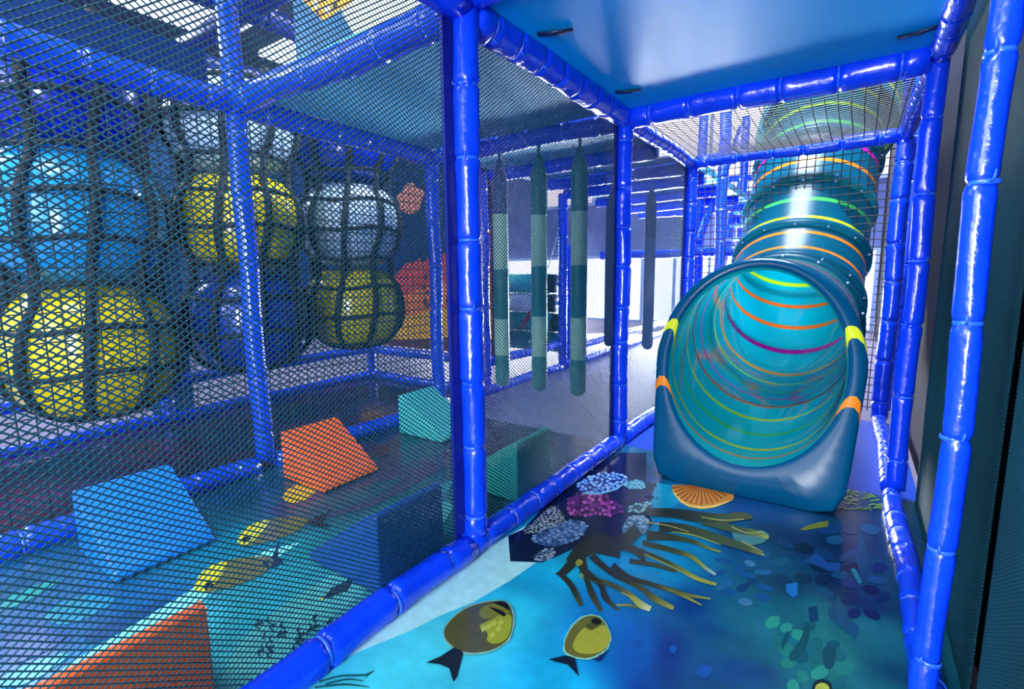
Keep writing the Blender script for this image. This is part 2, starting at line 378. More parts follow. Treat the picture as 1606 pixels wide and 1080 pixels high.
def printed_mat(name, x0, x1, y0, y1, tones, text, label, streak):
    step = .015; nx, ny = int((x1-x0)/step)+1, int((y1-y0)/step)+1
    gx, gy = np.linspace(x0, x1, nx), np.linspace(y0, y1, ny); G = np.array([(x, y) for y in gy for x in gx])
    Wp = G+.05*np.stack([np.sin(G[:, 1]*7+G[:, 0]*3)+.5*np.sin(G[:, 0]*19), np.sin(G[:, 0]*8-G[:, 1]*2)+.5*np.sin(G[:, 1]*17+2)], 1)
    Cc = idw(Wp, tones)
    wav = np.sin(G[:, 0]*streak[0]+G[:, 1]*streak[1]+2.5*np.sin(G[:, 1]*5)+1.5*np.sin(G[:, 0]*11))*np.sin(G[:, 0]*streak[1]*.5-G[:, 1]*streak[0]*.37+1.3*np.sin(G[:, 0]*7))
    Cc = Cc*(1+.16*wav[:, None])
    zz = .0002*np.sin(G[:, 0]*9+G[:, 1]*4)+.00016*np.sin(G[:, 1]*13-G[:, 0]*6)
    hz = lambda x, y: .0002*math.sin(x*9+y*4)+.00016*math.sin(y*13-x*6)
    vs = [(p[0], p[1], z) for p, z in zip(G, zz)]; cs = [tuple(c) for c in Cc]; fs = [(j*nx+i, j*nx+i+1, (j+1)*nx+i+1, (j+1)*nx+i) for j in range(ny-1) for i in range(nx-1)]
    def put(pts, cols, layer):
        z = layer*.0007; bi = len(vs)
        for p, c in zip(pts, cols): vs.append((p[0], p[1], hz(*p)+z)); cs.append(c)
        if len(pts) == 4 and len(set(cols)) > 1: fs.append((bi, bi+1, bi+2, bi+3)); return
        for t in tessellate_polygon([[Vector((p[0], p[1], 0)) for p in pts]]): fs.append(tuple(bi+i for i in t))
    num = lambda s_: [int(q) for q in s_.split(',')]
    def fine(pts):          # long outlines get extra points so that they follow the mat's ripples
        out = []
        for i in range(len(pts)):
            a, c = pts[i-1], pts[i]; k = max(1, int(math.hypot(c[0]-a[0], c[1]-a[1])/.05))
            out += [(a[0]+(c[0]-a[0])*q/k, a[1]+(c[1]-a[1])*q/k) for q in range(1, k+1)]
        return out
    for line in text.strip().splitlines():
        kd, rest = line.split(';', 1)
        if kd[0] == 'P':
            layer, pt, c = rest.split(';'); n_ = num(pt); pts = [(n_[i]/1000, n_[i+1]/1000) for i in range(0, len(n_), 2)]
            pts = clip_poly(fine(corner_cut(pts, int(kd[1:]))), x0, x1, y0, y1)
            if len(pts) > 2: put(pts, [lin(*num(c))]*len(pts), int(layer))
        elif kd == 'E':
            layer, q, c = rest.split(';'); q = [v/10000 for v in num(q)]
            pts = [(q[0]+q[2]*math.cos(t)+q[4]*math.sin(t), q[1]+q[3]*math.cos(t)+q[5]*math.sin(t)) for t in [2*math.pi*k/9+random.uniform(-.15, .15) for k in range(9)]]
            pts = clip_poly(pts, x0, x1, y0, y1)
            if len(pts) > 2: put(pts, [lin(*num(c))]*len(pts), int(layer))
        else:
            layer, l, r, c = rest.split(';'); l, r = num(l), num(r)
            Lp = catmull([(l[i]/1000, l[i+1]/1000) for i in range(0, len(l), 2)]); Rp = catmull([(r[i]/1000, r[i+1]/1000) for i in range(0, len(r), 2)])
            cc = np.array([lin(*num(q)) for q in c.split('|')]); ts = np.linspace(0, len(cc)-1, len(Lp))
            ci = [tuple(cc[int(t)]*(1-t+int(t))+cc[min(int(t)+1, len(cc)-1)]*(t-int(t))) for t in ts]
            for i in range(len(Lp)-1):
                qd = [tuple(Lp[i]), tuple(Lp[i+1]), tuple(Rp[i+1]), tuple(Rp[i])]
                if all(x0 < p[0] < x1 and y0 < p[1] < y1 for p in qd): put(qd, [ci[i], ci[i+1], ci[i+1], (ci[i][0]*1.0001, ci[i][1], ci[i][2])], int(layer))
    # slab sides
    bi = len(vs)
    for z in (-.03, -.006):
        for x, y in ((x0, y0), (x1, y0), (x1, y1), (x0, y1)): vs.append((x, y, z)); cs.append((.01, .03, .06))
    fs += [(bi, bi+3, bi+2, bi+1)]+[(bi+i, bi+(i+1) % 4, bi+4+(i+1) % 4, bi+4+i) for i in range(4)]
    me = bpy.data.meshes.new(name); me.from_pydata(vs, [], fs); me.update(); me.materials.append(M['print'])
    for p in me.polygons: pass
    a = me.color_attributes.new('ink', 'FLOAT_COLOR', 'POINT'); a.data.foreach_set('color', [v for c in cs for v in (*c, 1.0)])
    # all prints face up
    flip = [p.index for p in me.polygons if p.normal.z < 0 and p.center.z > -.02]
    if flip:
        import bmesh
        bm = bmesh.new(); bm.from_mesh(me); bm.faces.ensure_lookup_table(); bmesh.ops.reverse_faces(bm, faces=[bm.faces[i] for i in flip]); bm.to_mesh(me); bm.free()
    o = bpy.data.objects.new(name, me); COL.objects.link(o)
    return tag(recenter(o, ((x0+x1)/2, (y0+y1)/2, -.03)), label, 'floor mat')
CORRIDOR_PRINT = """
P0;1;-1137,495,-1083,611,-1102,803,-1091,1018,-1059,1288,-1029,1467,-1007,1620,-834,1428,-846,1372,-864,1229,-898,1072,-941,975,-971,875,-1024,754,-1061,651,-1060,547;165,222,218
P0;2;-926,1319,-1030,1455,-1008,1527,-1045,1789,-1033,2010,-1031,2295,-1010,2531,-890,2608,-754,2221,-711,2248,-646,2050,-658,1948,-599,1856,-592,1762,-630,1682,-736,1649,-777,1515,-808,1428,-829,1375,-887,1342;8,20,52
P0;2;-661,1957,-710,2244,-639,2261,-561,2094,-583,1997;20,140,175
P2;3;-1010,1997,-1030,2070,-1004,2186,-922,2259,-859,2237,-839,2165,-854,2071,-893,1991,-960,1952;22,42,110
E;4;-8834,20657,120,1,52,-163;140,185,240
E;4;-8879,22393,93,47,53,-136;140,185,240
E;4;-9548,20219,111,-25,34,-114;95,150,220
E;4;-9653,19977,34,107,81,-112;120,170,232
E;4;-9962,21435,59,155,86,-133;140,185,240
E;4;-9423,19693,70,68,50,-95;120,170,232
E;4;-9921,21076,114,40,64,-148;140,185,240
E;4;-8698,21453,96,7,47,-143;120,170,232
E;4;-8556,21891,76,73,64,-144;95,150,220
E;4;-9631,22218,102,-45,31,-131;120,170,232
E;4;-8905,20217,80,31,51,-128;95,150,220
E;4;-9491,20579,145,-49,33,-126;140,185,240
E;4;-9890,20117,89,25,65,-151;140,185,240
E;4;-9739,21467,88,72,79,-162;95,150,220
E;4;-9908,20550,80,118,80,-137;95,150,220
E;4;-10103,20829,126,34,73,-170;95,150,220
E;4;-9294,20969,36,152,78,-110;95,150,220
E;4;-8769,20906,116,11,44,-130;95,150,220
E;4;-8865,21956,153,-68,34,-160;95,150,220
E;4;-10186,20300,73,57,75,-141;140,185,240
E;4;-9253,20118,141,-57,33,-139;95,150,220
E;4;-9162,22035,120,19,56,-157;95,150,220
E;4;-9011,20856,43,105,81,-131;140,185,240
E;4;-9374,21703,94,97,53,-110;95,150,220
E;4;-9542,20913,33,123,67,-94;140,185,240
E;4;-9242,19793,109,-31,41,-153;140,185,240
E;4;-9714,20759,148,-34,42,-141;140,185,240
E;4;-9304,22377,110,-21,48,-169;120,170,232
E;4;-9789,19785,65,108,70,-112;95,150,220
E;4;-9463,21377,96,-15,46,-151;120,170,232
E;4;-9869,21883,41,140,83,-125;120,170,232
E;4;-9162,21337,28,130,83,-117;120,170,232
E;4;-9150,20312,131,-40,28,-107;95,150,220
E;4;-8524,21109,128,-29,34,-135;140,185,240
E;4;-8980,21734,66,53,50,-112;120,170,232
E;4;-9039,19923,75,57,54,-114;95,150,220
E;4;-10110,20559,95,63,72,-143;120,170,232
E;4;-9262,20648,60,142,88,-141;140,185,240
E;4;-8931,21146,109,40,51,-132;140,185,240
E;4;-10075,20032,57,68,67,-115;120,170,232
E;4;-9083,22343,59,82,76,-153;120,170,232
E;4;-8550,21591,51,92,59,-113;140,185,240
E;4;-10124,21310,67,118,82,-137;140,185,240
E;4;-9015,20502,44,114,63,-100;140,185,240
E;4;-8580,20764,100,-3,35,-114;120,170,232
E;4;-8713,20357,49,86,78,-137;140,185,240
E;4;-8629,22276,137,-74,25,-141;140,185,240
E;4;-9156,21655,94,13,56,-159;140,185,240
E;4;-8746,21174,33,164,64,-90;120,170,232
E;4;-9609,21803,127,-39,32,-117;95,150,220
E;4;-9405,22026,85,45,65,-153;140,185,240
P0;4;-961,1954,-894,1993,-854,2071,-839,2171,-849,2218,-831,2176,-840,2063,-885,1975,-949,1941;110,180,215
P2;3;-994,1872,-969,1928,-893,1991,-822,1972,-759,1928,-737,1885,-748,1822,-806,1801,-890,1733,-943,1761;62,20,70
E;4;-8006,18894,129,-25,37,-151;165,70,150
E;4;-7617,19163,110,32,52,-150;95,35,110
E;4;-8808,19717,136,-45,35,-146;165,70,150
E;4;-8301,18612,53,142,104,-148;118,42,120
E;4;-8897,19124,127,-34,48,-184;180,90,165
E;4;-9429,18652,118,7,58,-154;95,35,110
E;4;-7577,18488,71,46,53,-125;95,35,110
E;4;-9017,18346,50,125,83,-115;95,35,110
E;4;-8091,19343,53,106,81,-136;165,70,150
E;4;-9104,17479,123,7,65,-171;180,90,165
E;4;-8386,17799,65,127,81,-123;150,60,140
E;4;-8408,19067,108,51,81,-194;165,70,150
E;4;-8301,19440,50,109,86,-138;95,35,110
E;4;-8758,18232,120,4,54,-155;150,60,140
E;4;-8633,19317,29,144,98,-123;180,90,165
E;4;-9617,18237,78,23,77,-168;150,60,140
E;4;-8081,18465,89,-3,54,-184;180,90,165
E;4;-7416,18782,125,-2,40,-152;118,42,120
E;4;-8710,17566,52,79,71,-110;118,42,120
E;4;-8520,18736,104,66,81,-176;118,42,120
E;4;-9663,18740,73,120,102,-156;95,35,110
E;4;-8846,17984,69,47,64,-127;180,90,165
E;4;-8530,17633,79,6,52,-146;180,90,165
E;4;-9520,19368,31,110,125,-163;150,60,140
E;4;-9389,17790,117,-36,47,-177;165,70,150
E;4;-8887,17444,62,67,89,-151;95,35,110
E;4;-8063,18091,47,82,80,-131;165,70,150
E;4;-8912,17739,123,-28,44,-161;118,42,120
E;4;-9338,18092,80,73,77,-136;95,35,110
E;4;-8996,19565,41,105,84,-126;150,60,140
E;4;-9083,18709,94,61,86,-174;180,90,165
E;4;-7815,18930,37,133,82,-113;180,90,165
E;4;-8267,18052,56,79,64,-108;150,60,140
E;4;-7880,18166,45,78,66,-110;180,90,165
E;4;-8486,18243,78,72,68,-131;150,60,140
E;4;-9584,19013,136,0,67,-184;95,35,110
E;4;-8663,18581,87,54,89,-190;118,42,120
E;4;-8878,18801,98,81,72,-143;150,60,140
E;4;-9115,19208,30,120,121,-156;180,90,165
E;4;-8505,19762,93,30,76,-200;118,42,120
E;4;-7846,19266,95,59,52,-128;95,35,110
E;4;-9248,18303,45,145,92,-118;95,35,110
E;4;-9257,19046,70,79,90,-159;95,35,110
E;4;-7900,18534,44,161,105,-141;150,60,140
E;4;-9116,17760,66,44,92,-178;165,70,150
E;4;-9793,18578,86,56,85,-160;95,35,110
E;4;-7704,18213,117,-41,32,-171;180,90,165
E;4;-8202,19098,60,144,83,-129;150,60,140
E;4;-9207,19546,88,35,78,-181;180,90,165
E;4;-9489,18394,113,-25,45,-148;165,70,150
P2;3;-1003,1496,-1004,1632,-1025,1773,-965,1751,-907,1692,-897,1636,-921,1561,-962,1515;150,165,172
E;4;-10029,17626,53,92,48,-67;60,70,80
E;4;-9220,15704,22,80,53,-54;25,35,45
E;4;-9455,15998,21,62,52,-58;40,52,60
E;4;-10026,16155,91,-14,23,-64;60,70,80
E;4;-9862,15237,69,39,39,-63;25,35,45
E;4;-9009,16411,66,21,38,-83;60,70,80
E;4;-9125,16753,102,-31,18,-70;60,70,80
E;4;-9955,15517,46,83,43,-50;40,52,60
E;4;-9747,16148,50,42,34,-53;25,35,45
E;4;-9862,16072,48,62,50,-67;25,35,45
E;4;-9654,17178,47,43,47,-76;60,70,80
E;4;-9415,16715,52,21,35,-69;60,70,80
E;4;-10024,15774,72,36,40,-69;25,35,45
E;4;-9782,16921,47,63,53,-77;40,52,60
E;4;-9740,16634,44,89,42,-52;25,35,45
E;4;-10141,17069,36,62,50,-64;25,35,45
E;4;-9727,17372,68,-1,34,-89;25,35,45
E;4;-9304,16102,62,-1,27,-71;25,35,45
E;4;-9288,15875,26,94,40,-42;60,70,80
E;4;-9346,16874,50,33,32,-58;25,35,45
E;4;-9596,15637,50,41,43,-66;25,35,45
E;4;-9964,16655,53,64,45,-64;25,35,45
E;4;-9807,15086,39,41,36,-48;40,52,60
E;4;-9325,17064,50,45,39,-65;60,70,80
E;4;-9668,15789,51,34,38,-61;25,35,45
E;4;-9060,16620,83,27,35,-74;60,70,80
E;4;-9545,16484,68,53,44,-73;25,35,45
E;4;-10001,15935,62,63,36,-52;40,52,60
E;4;-9402,15405,76,-8,18,-51;60,70,80
E;4;-9923,17319,84,-5,25,-65;60,70,80
E;4;-9148,16354,35,48,45,-66;60,70,80
E;4;-9518,17295,40,105,59,-73;60,70,80
E;4;-9461,17007,110,-34,15,-58;60,70,80
E;4;-9535,16176,64,13,30,-64;40,52,60
E;4;-10105,17450,74,48,39,-67;60,70,80
E;4;-9295,16353,97,-20,17,-56;60,70,80
E;4;-9148,16513,58,75,47,-70;60,70,80
E;4;-9600,16029,64,4,33,-78;60,70,80
E;4;-9739,15568,50,33,44,-70;60,70,80
E;4;-9838,15903,96,-12,23,-64;25,35,45
E;4;-9099,16015,68,8,28,-67;40,52,60
E;4;-9823,15381,57,57,41,-58;40,52,60
E;4;-9876,16790,97,4,34,-81;25,35,45
E;4;-10139,17297,28,113,65,-71;60,70,80
E;4;-9736,16400,72,0,28,-68;40,52,60
E;4;-9067,16174,22,78,43,-45;60,70,80
E;4;-9846,15743,43,48,48,-68;60,70,80
E;4;-9516,15507,53,33,44,-73;40,52,60
E;4;-9278,16706,45,67,41,-58;25,35,45
E;4;-9576,16743,70,0,26,-65;60,70,80
E;4;-9661,15405,80,29,34,-64;40,52,60
E;4;-9384,17216,29,86,54,-65;25,35,45
E;4;-9983,15351,78,27,31,-57;25,35,45
E;4;-10032,16437,102,-13,29,-80;60,70,80
E;4;-9830,17108,20,94,50,-52;25,35,45
E;4;-9411,15681,32,81,40,-45;25,35,45
E;4;-9674,15173,64,21,29,-54;25,35,45
E;4;-9623,16925,44,53,47,-70;40,52,60
E;4;-9856,16518,16,84,40,-40;40,52,60
E;4;-10027,16921,76,-5,25,-67;25,35,45
E;4;-9526,15787,45,47,41,-59;25,35,45
E;4;-9815,17537,74,14,38,-84;25,35,45
E;4;-10106,16795,65,-1,32,-76;25,35,45
E;4;-9480,16346,61,28,39,-74;40,52,60
E;4;-9892,16273,83,11,34,-73;40,52,60
E;4;-9312,15579,60,56,38,-58;40,52,60
E;4;-9172,16944,79,-8,20,-62;60,70,80
E;4;-9543,15263,38,39,47,-66;25,35,45
E;4;-9947,15112,79,-17,23,-72;25,35,45
E;4;-9373,16508,85,25,39,-82;25,35,45
P2;3;-941,1468,-850,1470,-806,1545,-790,1629,-811,1701,-873,1719,-917,1637,-955,1552;60,92,135
E;4;-9083,15807,73,77,62,-93;95,130,170
E;4;-9257,15643,102,-5,34,-92;40,62,100
E;4;-8376,15852,87,-20,22,-87;95,130,170
E;4;-8151,16044,74,46,41,-81;120,150,185
E;4;-8366,16534,62,69,47,-80;120,150,185
E;4;-8534,15640,85,-21,22,-92;95,130,170
E;4;-9292,15179,42,65,67,-84;40,62,100
E;4;-8280,16189,94,53,47,-95;95,130,170
E;4;-8580,15983,89,44,49,-99;120,150,185
E;4;-8504,16930,43,127,48,-59;40,62,100
E;4;-8765,15023,37,97,61,-66;120,150,185
E;4;-9316,15897,40,80,64,-78;95,130,170
E;4;-8453,15365,72,20,31,-68;120,150,185
E;4;-9101,16202,39,108,50,-58;95,130,170
E;4;-8115,16391,111,-28,24,-107;95,130,170
E;4;-9070,14951,84,19,36,-75;120,150,185
E;4;-9423,15492,38,133,67,-68;120,150,185
E;4;-8687,15814,79,71,40,-66;95,130,170
E;4;-8970,15447,28,101,48,-48;120,150,185
E;4;-8600,16432,96,-20,20,-77;95,130,170
E;4;-8720,15623,94,0,27,-76;120,150,185
E;4;-8469,16192,130,-32,19,-80;120,150,185
E;4;-8528,14848,108,-17,27,-95;40,62,100
E;4;-8675,16985,82,34,48,-107;40,62,100
E;4;-8745,16706,35,110,64,-76;120,150,185
E;4;-9450,15089,86,8,29,-65;120,150,185
E;4;-9008,15177,60,42,47,-77;120,150,185
E;4;-8936,15670,94,19,32,-72;120,150,185
E;4;-8269,15665,79,27,37,-81;40,62,100
E;4;-8814,16135,61,70,42,-65;40,62,100
E;4;-8642,15172,36,108,59,-63;40,62,100
E;4;-8357,15020,96,-12,23,-81;40,62,100
E;4;-7985,15847,35,114,60,-68;120,150,185
E;4;-8754,15441,111,-14,28,-91;120,150,185
E;4;-8333,17002,127,-12,34,-114;120,150,185
E;4;-8144,16606,63,48,50,-95;95,130,170
E;4;-9210,15362,23,87,62,-62;40,62,100
E;4;-8282,16796,84,-18,27,-109;95,130,170
E;4;-9221,14776,101,-15,30,-93;95,130,170
E;4;-8996,16512,99,33,35,-76;95,130,170
E;4;-8197,15339,84,-4,24,-77;95,130,170
E;4;-8856,16345,59,102,69,-94;95,130,170
E;4;-8751,14844,72,31,48,-91;40,62,100
E;4;-9034,16004,112,-19,25,-84;95,130,170
E;4;-9012,14786,43,65,60,-75;40,62,100
E;4;-8838,15223,38,89,62,-70;95,130,170
E;4;-8072,15582,30,114,54,-56;95,130,170
E;4;-8550,16693,97,39,38,-85;95,130,170
E;4;-8173,15843,29,117,51,-54;40,62,100
E;4;-7998,16195,116,8,26,-79;120,150,185
E;4;-8097,16838,68,97,49,-78;120,150,185
E;4;-8948,16713,90,-5,26,-77;120,150,185
E;4;-8449,15173,41,95,52,-60;40,62,100
E;4;-8854,15917,90,-8,31,-95;120,150,185
E;4;-9466,15297,55,91,56,-68;40,62,100
E;4;-8854,16903,29,97,58,-68;95,130,170
E;4;-9421,15703,86,6,35,-84;120,150,185
E;4;-9363,14903,70,74,62,-85;120,150,185
E;4;-8341,15496,121,-26,24,-95;95,130,170
E;4;-8664,16234,95,65,46,-86;95,130,170
P2;3;-868,1370,-874,1417,-854,1476,-822,1460,-809,1418,-830,1376;95,115,140
E;4;-8323,14599,57,-1,17,-53;45,60,80
E;4;-8515,14331,34,78,44,-47;45,60,80
E;4;-8244,14512,53,53,37,-57;150,165,180
E;4;-8273,14151,49,21,26,-51;150,165,180
E;4;-8281,14350,22,73,41,-40;150,165,180
E;4;-8556,14144,79,8,25,-61;45,60,80
E;4;-8171,14250,23,88,39,-36;150,165,180
E;4;-8360,14030,46,54,33,-45;45,60,80
E;4;-8514,13922,68,7,21,-53;45,60,80
E;4;-8436,13814,68,12,18,-41;150,165,180
E;4;-8497,14582,31,49,44,-56;45,60,80
E;4;-8300,13917,55,50,27,-41;45,60,80
E;4;-8679,13865,83,5,17,-43;45,60,80
E;4;-8405,14405,50,31,25,-43;45,60,80
E;4;-8166,14395,73,-13,15,-59;45,60,80
E;4;-8399,14206,23,67,33,-34;150,165,180
E;4;-8679,14075,84,0,23,-62;45,60,80
E;4;-8624,14386,60,39,29,-47;150,165,180
E;4;-8217,14046,37,36,26,-39;150,165,180
E;4;-8687,14254,57,13,27,-59;45,60,80
E;4;-8549,13782,49,65,37,-46;150,165,180
E;4;-8425,14691,38,47,32,-44;150,165,180
E;4;-8481,14045,28,45,44,-53;150,165,180
E;4;-8614,14531,28,59,41,-46;150,165,180
P2;3;-692,1775,-699,1859,-658,1898,-612,1869,-593,1800,-600,1738,-637,1700,-674,1718;95,135,160
E;4;-6640,18651,30,85,35,-55;150,185,200
E;4;-6602,17806,70,19,19,-64;60,95,120
E;4;-6004,17551,56,0,13,-63;60,95,120
E;4;-6911,18045,30,91,37,-54;40,70,95
E;4;-6682,18281,28,100,46,-63;60,95,120
E;4;-5987,17851,56,-6,14,-81;60,95,120
E;4;-6912,18449,93,-31,10,-64;150,185,200
E;4;-6435,17377,53,68,27,-55;40,70,95
E;4;-6493,18852,77,1,17,-72;150,185,200
E;4;-6392,18520,56,3,22,-94;150,185,200
E;4;-6567,18157,77,34,29,-87;40,70,95
E;4;-6758,17873,92,-34,11,-78;40,70,95
E;4;-6880,17863,92,-24,10,-59;60,95,120
E;4;-6543,18348,70,-25,10,-70;40,70,95
E;4;-6690,17490,26,92,40,-53;40,70,95
E;4;-6412,18063,80,14,18,-67;60,95,120
E;4;-6527,18583,33,91,41,-65;150,185,200
E;4;-6630,17287,48,26,28,-76;60,95,120
E;4;-6175,18045,41,103,39,-62;150,185,200
E;4;-6075,18420,45,80,27,-54;40,70,95
E;4;-6230,18276,63,0,16,-74;60,95,120
E;4;-6742,18035,54,31,30,-82;150,185,200
E;4;-6335,17632,88,-21,12,-76;150,185,200
E;4;-6240,17260,23,69,30,-42;150,185,200
E;4;-6279,18698,81,13,16,-66;150,185,200
E;4;-6413,17089,41,88,33,-51;40,70,95
E;4;-6796,18671,82,-18,13,-66;150,185,200
E;4;-6059,18243,75,16,18,-71;40,70,95
E;4;-6405,17892,48,32,25,-65;60,95,120
E;4;-6718,18447,45,108,41,-66;150,185,200
E;4;-6506,17565,69,49,27,-69;40,70,95
E;4;-6204,18554,50,67,25,-54;150,185,200
E;4;-6786,17653,45,45,28,-59;150,185,200
E;4;-6818,18236,70,13,28,-94;40,70,95
E;4;-6400,18267,45,63,41,-82;150,185,200
E;4;-6079,17411,32,59,37,-68;60,95,120
E;4;-6483,17210,60,52,22,-51;150,185,200
E;4;-6527,18010,66,35,29,-80;60,95,120
E;4;-6301,17816,41,59,28,-56;40,70,95
E;4;-5984,18065,35,69,40,-73;60,95,120
E;4;-6107,17713,73,-24,7,-57;40,70,95
E;4;-6186,17883,68,-27,6,-60;60,95,120
E;4;-6475,17742,59,-11,14,-76;40,70,95
E;4;-6230,17516,50,91,39,-71;60,95,120
E;4;-6286,17104,47,18,21,-66;40,70,95
E;4;-6361,17223,68,21,22,-74;40,70,95
E;4;-6581,17114,58,0,19,-83;60,95,120
E;4;-6834,17511,80,-4,16,-68;60,95,120
E;4;-6303,17978,52,27,20,-59;150,185,200
E;4;-6622,17632,41,58,29,-56;40,70,95
P2;3;-736,1919,-712,1995,-669,2048,-645,1979,-659,1913,-711,1890;80,130,140
E;4;-6805,20180,61,47,33,-89;140,180,180
E;4;-6706,19267,42,60,31,-67;140,180,180
E;4;-6946,19991,73,17,23,-80;30,55,70
E;4;-6601,19621,65,-1,18,-81;30,55,70
E;4;-7102,19547,37,76,44,-80;30,55,70
E;4;-6958,19811,41,61,38,-81;140,180,180
E;4;-7136,19783,40,75,44,-83;140,180,180
E;4;-7065,19317,34,70,48,-86;30,55,70
E;4;-6765,19904,71,31,25,-78;140,180,180
E;4;-6564,19350,53,61,29,-68;30,55,70
E;4;-6825,19343,32,106,44,-68;30,55,70
E;4;-6850,19568,67,-16,15,-83;30,55,70
E;4;-7259,19399,36,86,40,-66;140,180,180
E;4;-7233,19126,51,52,29,-66;30,55,70
E;4;-6586,19806,39,74,40,-78;30,55,70
E;4;-6646,20126,67,-17,15,-85;140,180,180
E;4;-6695,19441,62,28,28,-85;140,180,180
E;4;-6792,19113,90,-30,13,-80;140,180,180
E;4;-6946,19193,94,-30,16,-95;140,180,180
E;4;-7114,18983,59,94,37,-69;140,180,180
E;4;-6549,19982,54,43,31,-85;30,55,70
E;4;-6981,19006,75,-30,12,-82;30,55,70
E;4;-6970,19434,89,-10,22,-98;30,55,70
E;4;-6717,19720,35,103,34,-56;140,180,180
E;4;-6984,19635,75,49,33,-91;30,55,70
P2;3;-811,2044,-761,2126,-686,2113,-662,2065,-712,1995,-775,1978;26,24,66
E;4;-7742,20624,82,30,38,-111;20,18,50
E;4;-7365,20250,73,112,40,-83;45,40,95
E;4;-7188,20085,72,127,46,-89;45,40,95
E;4;-7557,20113,63,74,52,-112;20,18,50
E;4;-7258,21094,65,74,42,-101;45,40,95
E;4;-7791,20919,60,144,45,-78;20,18,50
E;4;-7361,20724,91,-6,23,-94;45,40,95
E;4;-7060,20870,47,94,55,-109;45,40,95
E;4;-6864,20608,95,-47,14,-113;20,18,50
E;4;-7762,20127,78,7,30,-103;45,40,95
E;4;-7401,19891,100,10,36,-128;20,18,50
E;4;-7510,21051,66,55,54,-137;20,18,50
E;4;-7964,20264,56,134,67,-114;20,18,50
E;4;-6957,20202,89,26,33,-111;45,40,95
E;4;-7835,20415,88,-6,32,-123;20,18,50
E;4;-7190,20440,64,68,38,-90;20,18,50
E;4;-7534,20394,93,78,37,-89;20,18,50
E;4;-7549,20670,36,112,55,-90;20,18,50
E;4;-6825,20893,79,59,31,-88;45,40,95
E;4;-6995,20445,116,-50,14,-93;45,40,95
E;4;-7930,20664,94,81,42,-100;45,40,95
E;4;-6812,20383,122,-46,16,-106;45,40,95
E;4;-7121,20653,46,80,46,-95;45,40,95
E;4;-7011,21102,67,88,45,-106;45,40,95
P2;3;-838,2137,-824,2210,-771,2239,-729,2152,-794,2104;70,140,165
E;4;-8029,22171,73,21,39,-121;120,180,200
E;4;-7960,21175,69,-11,30,-121;120,180,200
E;4;-8278,21414,35,128,62,-97;120,180,200
E;4;-7531,21425,110,-56,13,-89;120,180,200
E;4;-7990,21457,47,89,39,-76;120,180,200
E;4;-8086,21783,59,83,49,-104;120,180,200
E;4;-7775,21347,43,84,39,-76;120,180,200
E;4;-7817,21997,45,66,43,-94;120,180,200
E;4;-7898,21820,89,-10,26,-105;120,180,200
E;4;-7671,21517,99,-40,19,-103;120,180,200
E;4;-7448,21636,59,26,39,-118;120,180,200
E;4;-7628,21856,85,10,29,-103;120,180,200
P0;3;-641,2259,-610,2175,-560,2106,-515,2081,-467,2094,-426,2140,-395,2200,-371,2260,-392,2372,-527,2340;196,128,40
P0;4;-629,2217,-607,2164,-558,2098,-513,2073,-465,2084,-423,2129,-393,2192,-370,2251,-397,2213,-429,2154,-471,2110,-520,2099,-561,2126;215,180,90
P0;5;-512,2365,-402,2380,-400,2362,-511,2358;140,72,26
P0;5;-512,2357,-400,2330,-399,2313,-511,2350;140,72,26
P0;5;-512,2350,-403,2283,-403,2267,-511,2343;140,72,26
P0;5;-512,2342,-410,2240,-411,2225,-512,2336;140,72,26
P0;5;-514,2336,-421,2202,-423,2189,-514,2330;140,72,26
P0;5;-516,2330,-435,2169,-438,2159,-517,2325;140,72,26
P0;5;-518,2325,-452,2143,-456,2136,-520,2322;140,72,26
P0;5;-521,2322,-471,2124,-477,2120,-524,2320;140,72,26
P0;5;-524,2319,-493,2112,-499,2112,-527,2319;140,72,26
P0;5;-528,2318,-515,2108,-522,2112,-531,2320;140,72,26
P0;5;-532,2319,-539,2113,-546,2120,-535,2322;140,72,26
P0;5;-536,2321,-563,2126,-570,2136,-539,2325;140,72,26
P0;5;-540,2324,-586,2147,-593,2159,-542,2330;140,72,26
P0;5;-543,2329,-609,2176,-615,2190,-546,2335;140,72,26
P0;5;-546,2335,-629,2212,-635,2228,-548,2342;140,72,26
S;5;-640,1897,-549,1938,-453,1959,-363,2002,-311,2067,-271,2106;-662,1963,-570,2021,-472,2054,-381,2087,-326,2143,-275,2141;38,42,30|38,42,30|66,72,38|66,72,38
S;5;-556,1800,-472,1839,-364,1841,-275,1836,-218,1838,-192,1838;-578,1876,-486,1914,-370,1907,-276,1890,-217,1865,-192,1850;38,42,30|66,72,38|66,72,38|150,152,62
S;5;-436,1949,-317,1950,-244,1965,-196,1970;-444,2016,-322,2011,-246,2018,-196,1995;66,72,38|66,72,38|150,152,62
S;5;-576,1712,-496,1762,-424,1783,-369,1774,-325,1777;-598,1783,-507,1809,-428,1815,-370,1795,-326,1789;38,42,30|66,72,38|150,152,62
S;5;-658,1802,-672,1679,-748,1658,-776,1530,-767,1436;-605,1749,-620,1597,-688,1558,-715,1477,-724,1410;38,42,30|38,42,30|38,42,30
S;5;-765,1595,-761,1472,-754,1377,-757,1343;-710,1557,-718,1445,-726,1357,-751,1336;38,42,30|38,42,30|38,42,30
S;5;-744,1339,-686,1303,-652,1271,-614,1236;-743,1362,-682,1326,-644,1290,-608,1250;38,42,30|38,42,30|66,72,38
S;5;-737,1448,-659,1360,-611,1297,-553,1246;-716,1485,-649,1376,-602,1319,-548,1260;38,42,30|38,42,30|66,72,38
S;5;-694,1390,-611,1359,-573,1309,-535,1289,-505,1281;-696,1434,-608,1382,-565,1333,-533,1304,-505,1286;38,42,30|38,42,30|66,72,38
